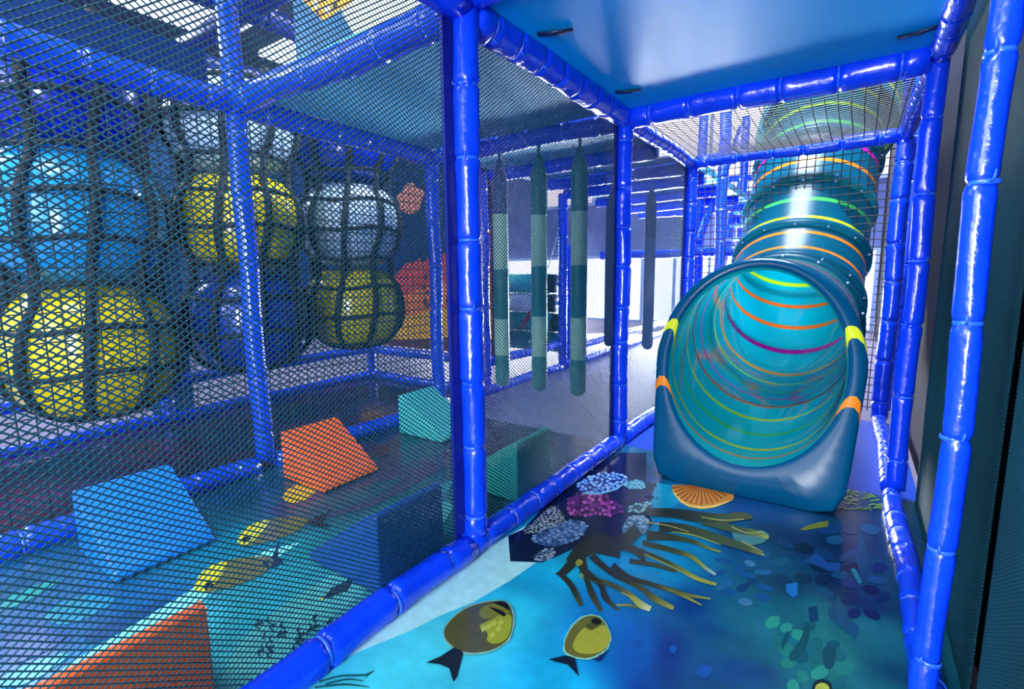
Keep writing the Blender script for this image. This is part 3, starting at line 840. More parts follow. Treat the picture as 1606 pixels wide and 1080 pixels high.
S;5;-683,1369,-628,1370,-571,1375,-510,1360,-466,1331,-431,1331;-692,1407,-634,1397,-575,1401,-510,1386,-466,1364,-433,1356;110,150,90|66,72,38|66,72,38|150,152,62|190,200,150
S;5;-703,1485,-597,1432,-502,1414,-437,1381,-376,1375;-704,1526,-599,1462,-503,1443,-436,1412,-376,1394;38,42,30|38,42,30|66,72,38|150,152,62
S;5;-617,1475,-540,1442,-470,1449,-404,1455,-347,1465,-294,1488;-618,1510,-543,1470,-474,1474,-407,1479,-350,1482,-295,1495;38,42,30|38,42,30|66,72,38|150,152,62
S;5;-445,1458,-377,1452,-310,1442;-447,1474,-378,1470,-310,1449;66,72,38|150,152,62
S;5;-701,1583,-635,1599,-572,1595,-532,1558;-721,1640,-650,1662,-572,1639,-527,1574;38,42,30|38,42,30|38,42,30
S;5;-575,1613,-478,1600,-415,1583,-354,1561,-295,1568;-580,1647,-481,1629,-416,1611,-355,1586,-296,1585;38,42,30|66,72,38|150,152,62|150,152,62
S;5;-574,1535,-493,1560,-423,1566;-582,1563,-498,1586,-425,1587;38,42,30|66,72,38
S;5;-578,1671,-472,1680,-406,1680,-346,1640,-310,1623;-586,1704,-478,1715,-406,1708,-344,1660,-309,1638;38,42,30|66,72,38|150,152,62|150,190,200
S;5;-521,1299,-489,1319,-464,1321;-525,1308,-493,1331,-465,1329;150,152,62|66,72,38
S;5;-716,1523,-627,1542,-616,1536;-734,1577,-635,1582,-612,1546;38,42,30|38,42,30
S;6;-446,2005,-368,2024,-298,2082;-447,2014,-369,2034,-299,2089;150,152,62|170,170,90
S;6;-619,1837,-541,1860,-458,1858;-622,1848,-542,1868,-458,1863;150,152,62|170,170,90
S;6;-330,1988,-272,1969,-219,2015;-330,1999,-273,1978,-220,2020;150,152,62|170,170,90
S;6;-512,1820,-437,1840,-335,1829;-514,1828,-439,1850,-336,1835;150,152,62|170,170,90
S;6;-548,1613,-459,1594,-373,1566;-549,1620,-459,1600,-373,1570;150,152,62|170,170,90
S;6;-275,1894,-228,1873,-199,1862;-274,1904,-228,1882,-198,1866;150,152,62|170,170,90
S;6;-535,1365,-491,1356,-465,1340;-536,1371,-491,1364,-464,1345;150,152,62|170,170,90
P1;6;-730,1433,-733,1462,-713,1460,-703,1433,-717,1415;140,140,55
P2;4;-326,1976,-279,1969,-230,2039,-192,2007,-207,1926,-269,1867,-304,1897;70,120,120
P0;5;-885,927,-901,952,-907,1008,-896,1058,-864,1103,-834,1128,-801,1133,-766,1108,-734,1064,-709,1005,-719,959,-738,928,-772,899,-815,893,-856,901;120,170,150
P2;6;-879,921,-895,946,-902,1002,-891,1053,-860,1097,-830,1122,-799,1126,-770,1105,-738,1061,-714,1007,-722,964,-741,932,-776,904,-816,898,-854,906;74,76,34
P2;7;-821,996,-801,1040,-794,1072,-766,1096,-736,1052,-716,1006,-732,967,-763,965,-775,996;140,150,38
P2;7;-861,1067,-835,1108,-800,1120,-770,1099,-788,1065,-811,1034,-843,1034;110,112,40
P0;8;-805,996,-802,1013,-787,1002,-791,985;170,175,60
P0;8;-798,1011,-794,1028,-780,1017,-784,1000;170,175,60
P0;8;-793,1030,-789,1047,-775,1036,-779,1019;170,175,60
P0;8;-770,1019,-766,1036,-752,1025,-756,1008;170,175,60
P0;8;-770,989,-766,1006,-752,995,-756,979;170,175,60
P0;8;-780,1044,-776,1061,-762,1050,-766,1032;170,175,60
P1;8;-846,1105,-821,1127,-796,1124,-776,1099,-800,1105,-824,1103;16,18,14
P0;8;-842,1080,-816,1076,-777,1071,-775,1081,-793,1088,-820,1087;18,20,18
P0;5;-821,902,-830,854,-847,819,-813,835,-785,839,-747,812,-750,828,-767,860,-791,902;22,34,42
P0;5;-570,1052,-588,1091,-598,1150,-591,1199,-571,1225,-543,1232,-517,1214,-491,1185,-479,1164,-473,1126,-480,1092,-499,1062,-528,1047,-555,1044;120,190,170
P2;6;-569,1057,-586,1093,-593,1147,-586,1194,-568,1220,-543,1225,-520,1212,-494,1183,-482,1162,-477,1128,-484,1096,-501,1066,-530,1051,-556,1050;92,92,36
P2;7;-565,1106,-563,1168,-534,1176,-519,1209,-494,1183,-482,1162,-478,1127,-485,1097,-520,1068,-552,1069;150,150,46
P1;8;-565,1166,-553,1195,-528,1191,-539,1158;70,72,36
P1;8;-561,1202,-548,1220,-527,1209,-533,1191,-548,1186;16,18,14
P0;5;-521,1057,-490,1083,-477,1128,-471,1118,-472,1082,-476,1071,-488,1071;18,34,80
P0;5;-556,1043,-588,1006,-567,1009,-539,1018,-514,1008,-497,1000,-517,1027,-535,1052;14,26,44
P0;3;-106,2117,-81,2173,-41,2234,-14,2260,-16,2200,-52,2165,-85,2122;92,104,24
P0;3;-74,1885,-41,1962,-7,1918,30,1936,32,1879,-5,1860,-30,1874;22,64,128
P0;3;-110,1702,-81,1734,-75,1661,-85,1637,-106,1660;24,104,180
P1;3;-43,1524,-31,1538,-35,1414,-59,1346,-75,1361,-52,1439;14,70,84
P1;3;1,1456,30,1475,31,1406,15,1362,2,1395;14,70,84
P1;3;-93,1393,-86,1475,-76,1452,-87,1379;14,70,84
P1;4;-14,1266,-12,1305,5,1327,23,1328,28,1294;12,24,34
P1;5;-8,1270,-7,1297,8,1316,21,1311,22,1290;165,175,60
P0;3;5,1620,31,1732,40,1690,62,1615,82,1597,72,1532,42,1561,16,1585;14,74,104
P0;3;72,1995,92,2232,104,2131,114,2007,95,1878;10,58,96
P0;3;60,1912,72,1931,92,1849,83,1830;30,110,130
P0;3;-44,1611,-23,1636,-14,1565,-34,1541;10,50,90
E;2;855,20792,271,444,39,-262;12,46,92
E;2;-30,17236,217,-93,-48,-295;16,66,104
E;2;-130,21737,345,193,9,-393;12,46,92
E;2;1157,18185,237,-30,-45,-300;6,20,48
E;2;-192,19677,328,-78,-36,-398;12,46,92
E;2;-1376,19717,319,-46,-9,-327;10,36,80
E;2;-1380,18343,271,333,67,-321;16,66,104
E;2;595,19280,301,433,36,-246;6,20,48
E;2;619,17364,193,334,49,-191;10,36,80
E;2;120,21050,285,169,7,-409;16,66,104
E;2;555,22250,270,24,-28,-466;10,36,80
E;2;-817,19770,355,108,7,-414;6,20,48
E;2;530,20058,272,490,56,-278;12,46,92
E;2;-672,17716,251,63,-2,-334;8,28,66
E;2;-135,18003,240,196,18,-253;8,28,66
E;2;1224,22721,322,39,-42,-512;16,66,104
E;2;-818,18599,247,-9,-15,-352;12,46,92
E;2;585,18199,289,-18,-38,-324;12,46,92
E;2;-1209,17288,271,-49,-18,-287;10,36,80
E;2;1415,19789,230,180,-5,-376;10,36,80
E;2;309,18591,243,172,8,-297;16,66,104
E;2;682,16560,189,193,22,-268;10,36,80
E;2;-247,18698,292,82,-4,-266;6,20,48
E;2;1428,17941,233,309,25,-250;10,36,80
E;2;1292,18883,260,57,-26,-265;16,66,104
E;2;1130,16831,205,-80,-54,-253;8,28,66
E;2;-3049,17347,278,40,18,-182;16,70,130
E;2;-2739,15899,179,360,83,-161;30,90,140
E;2;-1630,15920,219,37,4,-214;16,70,130
E;2;-2512,17125,220,383,80,-205;16,70,130
E;2;-2019,16626,141,265,51,-122;10,40,96
E;2;-2229,16079,145,244,70,-173;10,40,96
E;2;-2027,15378,200,58,15,-210;60,110,150
E;2;-1646,16493,245,-16,-6,-195;16,70,130
E;2;-1826,17352,260,155,23,-191;30,90,140
E;2;-3047,16454,225,341,66,-165;16,70,130
E;2;-2000,18430,247,157,26,-192;16,70,130
E;2;-2266,17672,184,-38,-3,-200;60,110,150
E;2;-2561,15588,202,69,24,-217;16,70,130
E;2;-2210,16910,265,43,11,-192;16,70,130
E;2;-547,14687,205,-39,-35,-256;40,136,120
E;2;-63,14062,207,169,28,-281;20,96,104
E;2;420,13415,136,128,19,-172;20,96,104
E;2;-681,13418,168,164,46,-230;30,116,108
E;2;-344,13092,123,108,35,-233;30,116,108
E;2;523,13958,173,282,61,-166;30,116,108
E;2;-1,13489,180,268,68,-192;40,136,120
E;2;-126,14573,152,119,24,-288;20,96,104
E;2;378,14414,192,152,13,-237;20,96,104
E;2;-783,13892,190,-13,-32,-296;30,116,108
E;2;-432,13832,165,122,25,-255;16,78,96
E;2;-873,14808,134,204,63,-182;40,136,120
E;2;-1219,14860,153,299,102,-208;40,136,120
E;2;-1001,14174,160,44,0,-292;20,96,104
E;2;-517,12659,113,167,76,-182;40,136,120
E;2;28,13030,135,153,40,-183;20,96,104
E;2;243,14777,159,100,4,-213;16,78,96
E;2;-359,15236,176,218,47,-213;16,78,96
S;4;37,2403,53,2422,69,2431;36,2414,53,2433,69,2438;40,90,30|120,160,50
S;4;64,2634,81,2662,98,2672;62,2646,81,2676,99,2680;40,90,30|120,160,50
S;4;22,2602,39,2626,56,2645;21,2615,38,2638,56,2653;90,150,40|120,160,50
S;4;8,2593,25,2622,42,2624;6,2604,24,2636,42,2632;90,150,40|120,160,50
S;4;14,2580,31,2598,49,2616;13,2592,31,2611,48,2624;90,150,40|120,160,50
S;4;76,2428,92,2455,108,2464;75,2438,92,2466,109,2471;60,120,30|120,160,50
S;4;114,2664,132,2688,149,2692;114,2677,132,2701,150,2701;40,90,30|120,160,50
S;4;140,2492,157,2522,173,2533;139,2502,156,2534,173,2540;40,90,30|120,160,50
S;4;6,2384,22,2414,38,2418;5,2394,21,2424,38,2425;60,120,30|120,160,50
S;4;37,2467,54,2486,70,2494;37,2478,54,2497,70,2501;60,120,30|120,160,50
S;4;69,2420,85,2450,101,2460;68,2430,84,2460,101,2466;60,120,30|120,160,50
S;4;129,2555,146,2576,163,2599;128,2567,146,2587,163,2606;90,150,40|120,160,50
S;4;107,2671,124,2691,142,2697;106,2684,125,2705,142,2705;40,90,30|120,160,50
S;4;13,2386,29,2417,45,2415;12,2396,28,2429,45,2422;40,90,30|120,160,50
S;4;73,2615,90,2648,108,2659;72,2626,90,2661,108,2667;60,120,30|120,160,50
S;4;104,2576,120,2606,137,2620;102,2587,120,2618,138,2628;40,90,30|120,160,50
S;4;52,2498,69,2522,86,2533;51,2509,68,2534,86,2541;60,120,30|120,160,50
S;4;17,2494,33,2521,50,2524;15,2505,32,2533,50,2531;90,150,40|120,160,50
S;4;52,2509,68,2536,85,2547;50,2520,67,2548,85,2554;40,90,30|120,160,50
S;4;110,2604,127,2634,144,2629;109,2616,127,2648,144,2636;60,120,30|120,160,50
S;4;98,2458,114,2476,131,2492;98,2469,114,2488,131,2499;90,150,40|120,160,50
S;4;145,2525,162,2542,178,2560;145,2537,162,2554,178,2567;60,120,30|120,160,50
S;4;136,2481,152,2499,168,2506;135,2492,152,2511,168,2513;90,150,40|120,160,50
S;4;47,2622,64,2653,81,2648;46,2634,64,2666,82,2657;60,120,30|120,160,50
S;4;100,2436,116,2462,132,2460;99,2446,116,2474,132,2467;40,90,30|120,160,50
S;4;105,2634,123,2655,140,2667;105,2646,123,2668,140,2675;90,150,40|120,160,50
S;4;48,2593,65,2617,82,2631;47,2605,65,2629,82,2638;40,90,30|120,160,50
S;4;122,2505,138,2527,154,2533;121,2516,138,2539,155,2540;90,150,40|120,160,50
S;4;50,2559,66,2593,83,2586;48,2569,66,2606,84,2593;40,90,30|120,160,50
S;4;96,2446,113,2476,129,2486;95,2456,112,2487,129,2494;40,90,30|120,160,50
S;4;91,2554,108,2571,125,2593;91,2566,108,2584,125,2600;60,120,30|120,160,50
S;4;32,2523,48,2553,65,2563;30,2534,48,2565,65,2571;90,150,40|120,160,50
S;4;117,2580,134,2612,151,2623;116,2591,134,2624,152,2630;90,150,40|120,160,50
S;4;47,2457,62,2489,79,2482;45,2467,62,2501,80,2489;60,120,30|120,160,50
P1;2;-430,1168,-422,1211,-400,1217,-406,1166;18,76,150
P1;2;-342,1218,-330,1244,-319,1224,-324,1203;18,76,150
P1;2;-264,1175,-254,1215,-223,1219,-231,1165;18,76,150
S;4;-1022,625,-994,666,-943,704,-939,724;-1028,628,-999,669,-948,707,-941,725;20,80,80|16,64,70
S;4;-1004,630,-972,668,-934,690;-1009,632,-977,671,-936,691;20,80,80|16,64,70
S;4;-1017,609,-963,655,-906,686;-1022,612,-968,659,-908,687;20,80,80|16,64,70
S;4;-937,700,-944,711,-936,725;-941,700,-946,712,-938,726;20,80,80|16,64,70
"""
BAY_PRINT = """
P0;2;-1574,202,-1626,298,-1656,434,-1694,599,-1715,685,-1716,885,-1665,981,-1625,834,-1625,664,-1586,512,-1540,382,-1484,263;120,218,214
P1;2;-1201,452,-1340,599,-1378,735,-1388,923,-1432,1248,-1453,1572,-1336,1503,-1256,1148,-1206,885,-1198,665,-1111,512;74,160,156
P1;2;-2077,1089,-2045,1394,-2097,1954,-2097,2389,-1722,1955,-1647,1370,-1736,1173,-1817,995;58,52,84
P1;3;-2121,1175,-2178,1308,-2033,1315,-1962,1201,-2005,1136;190,160,30
P1;3;-1918,1054,-1942,1253,-1856,1473,-1786,1656,-1722,1435,-1761,1190,-1790,1061;30,70,90
P2;4;-1676,610,-1767,672,-1788,739,-1744,806,-1675,862,-1621,859,-1579,797,-1590,727,-1615,659;96,92,44
P2;5;-1676,610,-1767,672,-1789,729,-1758,768,-1688,703,-1640,642;190,188,40
P0;4;-1644,821,-1653,862,-1732,937,-1644,882,-1589,871,-1589,825;18,28,40
P0;6;-1681,646,-1689,673,-1656,670,-1653,641;24,24,24
P2;4;-1864,839,-1946,910,-1958,994,-1895,1069,-1794,1122,-1744,1031,-1756,932,-1797,857;96,92,44
P2;5;-1864,839,-1946,910,-1959,981,-1925,1017,-1857,939,-1802,859;190,188,40
P0;4;-1778,1082,-1796,1215,-1732,1124,-1663,1120,-1728,1077;18,28,40
P0;6;-1872,867,-1876,898,-1839,889,-1836,858;24,24,24
P2;4;-1301,960,-1349,1039,-1333,1097,-1287,1178,-1217,1081,-1228,979;96,92,44
P2;5;-1306,818,-1309,832,-1295,833,-1293,820;190,188,40
P0;4;-1298,824,-1323,876,-1310,954,-1271,899,-1284,848;18,28,40
P0;6;-1304,828,-1304,835,-1295,833,-1293,827;24,24,24
S;5;-1156,683,-1168,686,-1172,699;-1157,678,-1174,684,-1180,699;12,40,44|10,30,36
S;5;-1242,666,-1256,667,-1258,682;-1241,661,-1262,666,-1267,683;12,40,44|10,30,36
S;5;-1096,705,-1104,716,-1124,721;-1103,704,-1108,712,-1124,716;12,40,44|10,30,36
S;5;-1215,620,-1230,621,-1235,632;-1214,615,-1234,618,-1243,632;12,40,44|10,30,36
S;5;-1188,732,-1204,731,-1200,750;-1186,726,-1210,730,-1209,753;12,40,44|10,30,36
S;5;-1276,687,-1294,689,-1305,698;-1274,681,-1296,684,-1312,696;12,40,44|10,30,36
S;5;-1171,769,-1189,768,-1187,785;-1168,763,-1195,766,-1196,788;12,40,44|10,30,36
S;5;-1192,706,-1203,710,-1206,725;-1194,702,-1210,709,-1214,726;12,40,44|10,30,36
S;5;-1234,666,-1246,672,-1257,682;-1238,662,-1252,670,-1263,681;12,40,44|10,30,36
S;5;-1123,671,-1139,672,-1149,680;-1121,666,-1140,668,-1154,678;12,40,44|10,30,36
S;5;-1218,614,-1231,617,-1241,626;-1220,609,-1235,614,-1247,624;12,40,44|10,30,36
S;5;-1191,693,-1210,692,-1216,703;-1188,687,-1212,688,-1223,702;12,40,44|10,30,36
S;5;-1186,680,-1204,678,-1205,691;-1182,674,-1208,675,-1213,692;12,40,44|10,30,36
S;5;-1091,683,-1103,688,-1116,696;-1094,679,-1106,685,-1119,692;12,40,44|10,30,36
S;5;-1251,655,-1261,662,-1268,675;-1258,653,-1268,661,-1276,675;12,40,44|10,30,36
S;5;-1199,606,-1217,603,-1217,617;-1196,601,-1222,601,-1224,618;12,40,44|10,30,36
S;5;-1214,702,-1232,702,-1242,712;-1211,696,-1234,698,-1248,710;12,40,44|10,30,36
S;5;-1327,677,-1349,675,-1356,686;-1323,671,-1351,671,-1364,686;12,40,44|10,30,36
S;5;-1241,607,-1254,610,-1269,617;-1242,602,-1257,607,-1272,614;12,40,44|10,30,36
S;5;-1225,756,-1240,758,-1244,772;-1224,750,-1246,756,-1253,773;12,40,44|10,30,36
S;5;-1204,720,-1212,733,-1233,740;-1213,720,-1217,730,-1234,735;12,40,44|10,30,36
S;5;-1294,665,-1310,665,-1309,682;-1292,659,-1317,664,-1318,684;12,40,44|10,30,36
S;5;-1166,653,-1180,656,-1190,664;-1167,648,-1183,652,-1196,662;12,40,44|10,30,36
S;5;-1134,703,-1151,703,-1155,714;-1131,698,-1154,699,-1162,714;12,40,44|10,30,36
S;5;-1172,678,-1182,690,-1211,690;-1180,677,-1183,685,-1208,684;12,40,44|10,30,36
S;5;-1066,688,-1075,699,-1099,700;-1073,687,-1077,695,-1097,696;12,40,44|10,30,36
S;5;-1346,652,-1360,659,-1379,666;-1351,648,-1363,655,-1381,662;12,40,44|10,30,36
S;5;-1335,647,-1352,644,-1348,664;-1331,641,-1360,644,-1357,667;12,40,44|10,30,36
S;5;-1114,666,-1126,674,-1148,676;-1120,663,-1127,669,-1147,671;12,40,44|10,30,36
S;5;-1144,713,-1156,719,-1168,728;-1147,709,-1159,715,-1173,724;12,40,44|10,30,36
S;5;-1192,692,-1206,693,-1208,708;-1191,686,-1212,692,-1216,709;12,40,44|10,30,36
S;5;-1202,738,-1214,746,-1229,755;-1208,735,-1218,743,-1233,752;12,40,44|10,30,36
S;5;-1254,640,-1270,640,-1274,652;-1251,634,-1274,637,-1282,652;12,40,44|10,30,36
S;5;-1100,686,-1115,684,-1109,702;-1098,680,-1122,683,-1116,705;12,40,44|10,30,36
S;5;-1235,623,-1254,622,-1262,631;-1232,618,-1255,618,-1268,629;12,40,44|10,30,36
S;5;-1232,593,-1244,593,-1244,608;-1231,588,-1251,592,-1252,610;12,40,44|10,30,36
S;5;-1098,679,-1109,684,-1120,693;-1102,675,-1113,681,-1125,690;12,40,44|10,30,36
S;5;-1282,630,-1292,637,-1303,647;-1288,627,-1299,635,-1310,646;12,40,44|10,30,36
S;5;-1175,676,-1191,674,-1189,690;-1172,670,-1198,672,-1197,693;12,40,44|10,30,36
S;5;-1150,672,-1160,684,-1184,686;-1158,672,-1162,680,-1182,681;12,40,44|10,30,36
P2;3;-1967,308,-1970,415,-1847,478,-1802,401,-1827,320;20,120,150
P2;3;-1878,211,-1874,289,-1764,347,-1726,257,-1766,192;10,64,130
P2;3;-1731,338,-1739,460,-1711,587,-1673,487,-1640,370;8,60,120
P2;3;-2150,258,-2159,349,-2134,408,-2069,330,-2065,243;20,130,130
P2;3;-1721,184,-1712,267,-1669,322,-1626,236,-1652,172;40,150,190
P2;3;-1552,1432,-1572,1659,-1554,1760,-1475,1597,-1462,1420;24,120,130
P2;3;-1416,995,-1418,1171,-1390,1276,-1366,1126,-1362,1008;120,190,180
P2;3;-1246,1633,-1193,1863,-1124,1866,-1142,1631;14,50,52
P2;3;-2446,1863,-2161,1913,-2065,1733,-2284,1648;60,36,50
"""
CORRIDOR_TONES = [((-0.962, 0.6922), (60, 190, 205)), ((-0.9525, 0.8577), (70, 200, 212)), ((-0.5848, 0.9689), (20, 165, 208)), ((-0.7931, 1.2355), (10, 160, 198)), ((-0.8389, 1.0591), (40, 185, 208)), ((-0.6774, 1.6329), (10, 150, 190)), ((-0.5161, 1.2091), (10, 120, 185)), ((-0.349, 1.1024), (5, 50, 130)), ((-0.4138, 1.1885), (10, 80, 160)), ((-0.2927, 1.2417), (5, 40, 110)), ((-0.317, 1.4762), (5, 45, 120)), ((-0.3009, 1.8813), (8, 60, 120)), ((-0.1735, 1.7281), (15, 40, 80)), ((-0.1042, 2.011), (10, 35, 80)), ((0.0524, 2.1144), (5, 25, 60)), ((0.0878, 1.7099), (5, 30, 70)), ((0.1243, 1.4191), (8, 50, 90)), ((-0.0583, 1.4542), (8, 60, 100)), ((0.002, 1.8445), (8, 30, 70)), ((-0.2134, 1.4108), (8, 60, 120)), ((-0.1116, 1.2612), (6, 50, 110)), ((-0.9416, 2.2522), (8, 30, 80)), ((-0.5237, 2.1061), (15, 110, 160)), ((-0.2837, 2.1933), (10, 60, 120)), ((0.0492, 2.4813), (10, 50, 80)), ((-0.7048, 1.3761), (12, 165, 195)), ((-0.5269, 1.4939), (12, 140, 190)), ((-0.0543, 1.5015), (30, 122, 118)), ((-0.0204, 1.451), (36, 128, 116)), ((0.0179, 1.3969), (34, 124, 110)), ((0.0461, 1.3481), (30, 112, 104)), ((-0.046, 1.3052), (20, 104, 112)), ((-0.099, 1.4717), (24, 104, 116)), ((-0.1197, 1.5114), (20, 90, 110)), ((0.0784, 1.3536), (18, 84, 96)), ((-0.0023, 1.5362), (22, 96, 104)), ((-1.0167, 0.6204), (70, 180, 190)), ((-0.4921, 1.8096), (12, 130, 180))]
BAY_TONES = [((-2.1162, 0.2803), (10, 70, 110)), ((-1.9016, 0.3518), (5, 75, 130)), ((-1.8007, 0.2346), (5, 60, 130)), ((-1.774, 0.4716), (5, 80, 150)), ((-1.6393, 0.239), (15, 110, 160)), ((-1.535, 0.469), (60, 180, 190)), ((-1.415, 0.6757), (30, 140, 150)), ((-1.2352, 0.669), (70, 160, 160)), ((-1.9108, 0.8193), (10, 110, 140)), ((-1.6245, 0.905), (20, 120, 130)), ((-1.7946, 1.349), (20, 60, 80)), ((-1.7008, 1.5743), (10, 80, 95)), ((-1.7695, 1.9242), (12, 60, 80)), ((-1.9333, 1.1828), (40, 60, 80)), ((-1.1775, 0.548), (40, 130, 140)), ((-1.5545, 1.3598), (15, 100, 110)), ((-2.2381, 1.059), (5, 50, 80)), ((-1.1097, 1.5845), (10, 40, 60)), ((-2.5482, 1.9434), (8, 35, 60)), ((-1.3291, 2.581), (30, 40, 70)), ((-2.5912, 0.9938), (5, 40, 80)), ((-2.4274, 0.4785), (10, 60, 90)), ((-1.7854, 2.2879), (30, 34, 60)), ((-1.3302, 2.2085), (20, 70, 90))]

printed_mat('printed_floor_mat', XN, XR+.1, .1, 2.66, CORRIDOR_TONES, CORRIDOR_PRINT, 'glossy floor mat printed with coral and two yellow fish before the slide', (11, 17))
printed_mat('printed_floor_mat', XL+.02, XN-.002, -.45, 2.66, BAY_TONES, BAY_PRINT, 'printed sea floor mat under the foam wedges, behind the diamond net', (21, 13))
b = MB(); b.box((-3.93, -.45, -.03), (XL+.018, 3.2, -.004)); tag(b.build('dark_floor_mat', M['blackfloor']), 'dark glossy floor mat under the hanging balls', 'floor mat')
b = MB(); b.box((XL+.02, 2.662, -.03), (XN-.002, 8.2, 0)); tag(b.build('grey_floor_mat', M['greymat']), 'pale grey-blue mat beneath the hanging foam columns', 'floor mat')
b = MB(); b.box((XN, 2.662, -.03), (XR+.1, Y3, .0)); tag(b.build('blue_floor_mat', M['bluemat']), 'blue textured mat beside and behind the slide exit', 'floor mat')

# ------------------------------------------------------------------ padded frame: posts
P = 'padded_post'
def post(x, y, z0, z1, r, label, tie=.2, **k): return sleeve(P, (x, y, z0), (x, y, z1), r, label, 'post', tie, **k)
post(XN, Y1, .06, 2.5, .041, 'bright blue padded post in the middle, nearest the camera', .235, det=1.3, phase=.35)
post(XN, Y2, .05, 1.80, .043, 'blue padded post rising where the net meets the tube slide bay', .215, det=1.2)
post(XN, Y3, .05, 1.80, .043, 'blue padded post left of the black square net behind the slide', .2)
post(XL, Y1, .05, 3.0, .046, 'blue padded post in front of the middle column of hanging balls', .3)
post(XL, Y2, .05, 1.80, .046, 'blue padded post between the wall coral print and the middle post', .3)
post(XL, 3.22, .0, 1.80, .048, 'dark blue padded post just right of the bright middle post', .3)
post(XL, 4.56, .0, 1.80, .046, 'dark blue padded post behind the hanging foam columns', .3)
post(XR-.004, 1.37, -.02, 2.6, .026, 'wide blue padded post closest to the camera on the dark right wall', .27, flat=.9)
post(XR+.01, Y2+.02, .04, 2.6, .036, 'blue padded post on the right wall beside the deck corner', .3, flat=.8)
post(XR, Y3, .03, 1.80, .048, 'blue padded post at the far right corner of the black square net', .25)
# rails
def rail(p0, p1, r, label, tie=.2, **k): return sleeve('padded_rail', p0, p1, r, label, 'rail', tie, **k)
rail((XN, .05, .035), (XN, Y1-.05, .035), .047, 'blue padded floor rail running from the bottom edge to the middle post', .225, det=1.3)
rail((XN, Y1-.05, .035), (XN, Y2, .035), .045, 'blue padded floor rail between the middle post and the slide bay post', .17, det=1.2)
rail((XN, Y2+.04, .035), (XN, Y3, .035), .045, 'short blue floor rail behind the left side of the slide exit', .2)
rail((XR+.02, .55, .02), (XR-.0, Y2-.04, .03), .034, 'knobbly blue floor rail along the foot of the right wall', .155, det=1.2)
rail((XR, Y2+.06, .03), (XR, Y3, .03), .036, 'blue floor rail along the right wall beside the slide', .13)
rail((XN, -.1, ZT+.02), (XN, Y1-.03, ZT+.02), .056, 'top rail coming toward the camera above the middle post', .33)
rail((XN, Y1+.03, ZT), (XN, Y2-.03, ZT), .055, 'blue padded top rail along the left edge of the blue ceiling deck', .17, det=1.2)
rail((XN, Y2+.04, ZT), (XN, Y3-.03, ZT), .042, 'shiny ribbed top rail left of the horizontal black net', .13)
rail((XN+.04, Y1, ZT+.05), (XR, Y1, ZT+.05), .058, 'blue padded top rail crossing the front edge of the ceiling deck', .3)
rail((XN+.04, Y2, ZT), (XR-.02, Y2, ZT), .058, 'thick blue padded top rail crossing under the back edge of the ceiling deck', .21)
rail((XN+.03, Y3, ZT), (XR-.03, Y3, ZT), .046, 'blue padded top rail above the black square net', .21)
rail((XR+.01, .6, ZT+.03), (XR+.01, Y2-.02, ZT+.01), .040, 'ribbed shiny top rail along the right edge of the ceiling deck', .16)
rail((XR, Y2+.04, ZT), (XR, Y3-.03, ZT), .036, 'small ribbed top rail right of the horizontal black net', .12)
rail((XL+.04, Y1, ZT), (XN-.03, Y1, ZT), .058, 'blue padded top rail from the ball bay post to the middle post', .22)
rail((XL, -.5, ZT+.02), (XL, Y1-.03, ZT), .056, 'blue padded top rail above the left column of balls', .22)
rail((XL, Y1+.03, ZT-.01), (XL, Y2-.02, ZT-.01), .056, 'blue padded top rail above the right column of balls', .22)
rail((XL+.03, Y2, ZT-.01), (XN-.04, Y2, ZT-.01), .052, 'dark blue top rail that carries the hanging foam columns', .24)
rail((XL, -.5, .03), (XL, Y1-.05, .03), .052, 'blue padded floor rail behind the front blue wedge', .2)
rail((XL, Y1+.05, .03), (XL, Y2-.02, .03), .05, 'blue padded floor rail behind the orange and aqua wedges', .22)
rail((XL, 3.27, .03), (XL, 4.5, .03), .045, 'blue padded floor rail behind the hanging foam columns', .22)
rail((XL, 4.6, .03), (XL, 8.0, .03), .045, 'distant blue floor rail running toward the bright window', .3)
rail((XL, 3.27, .27), (XL, 4.5, .27), .04, 'upper low rail behind the hanging foam columns', .22)
rail((XL, 4.6, .2), (XL, 8.0, .2), .04, 'upper low rail running toward the bright window', .3)
# low fence round the ball bay
XF = -3.93
rail((XF, -.3, .02), (XF, 3.2, .02), .04, 'lower rail of the low fence behind the balls', .3)
rail((XF, -.3, .28), (XF, 3.2, .28), .04, 'upper rail of the low fence behind the balls', .3)
rail((XF, 3.22, .28), (XL-.05, 3.22, .28), .042, 'upper cross rail below the orange coral wall print', .3)
rail((XF, 3.22, .02), (XL-.05, 3.22, .02), .042, 'lower cross rail on the floor below the orange coral wall print', .3)
for y, lb in ((.45, 'thick'), (1.42, 'second'), (2.1, 'third'), (3.22, 'corner')):
    sleeve('padded_post', (XF, y, 0), (XF, y, 1.8 if lb == 'thick' else .3), .04, {'thick': 'blue padded post at the far left edge behind the net', 'second': 'short blue fence post below the left gap between ball columns', 'third': 'short blue fence post half hidden by the post before the balls', 'corner': 'short blue corner post under the right column of balls'}[lb], 'post', .3)

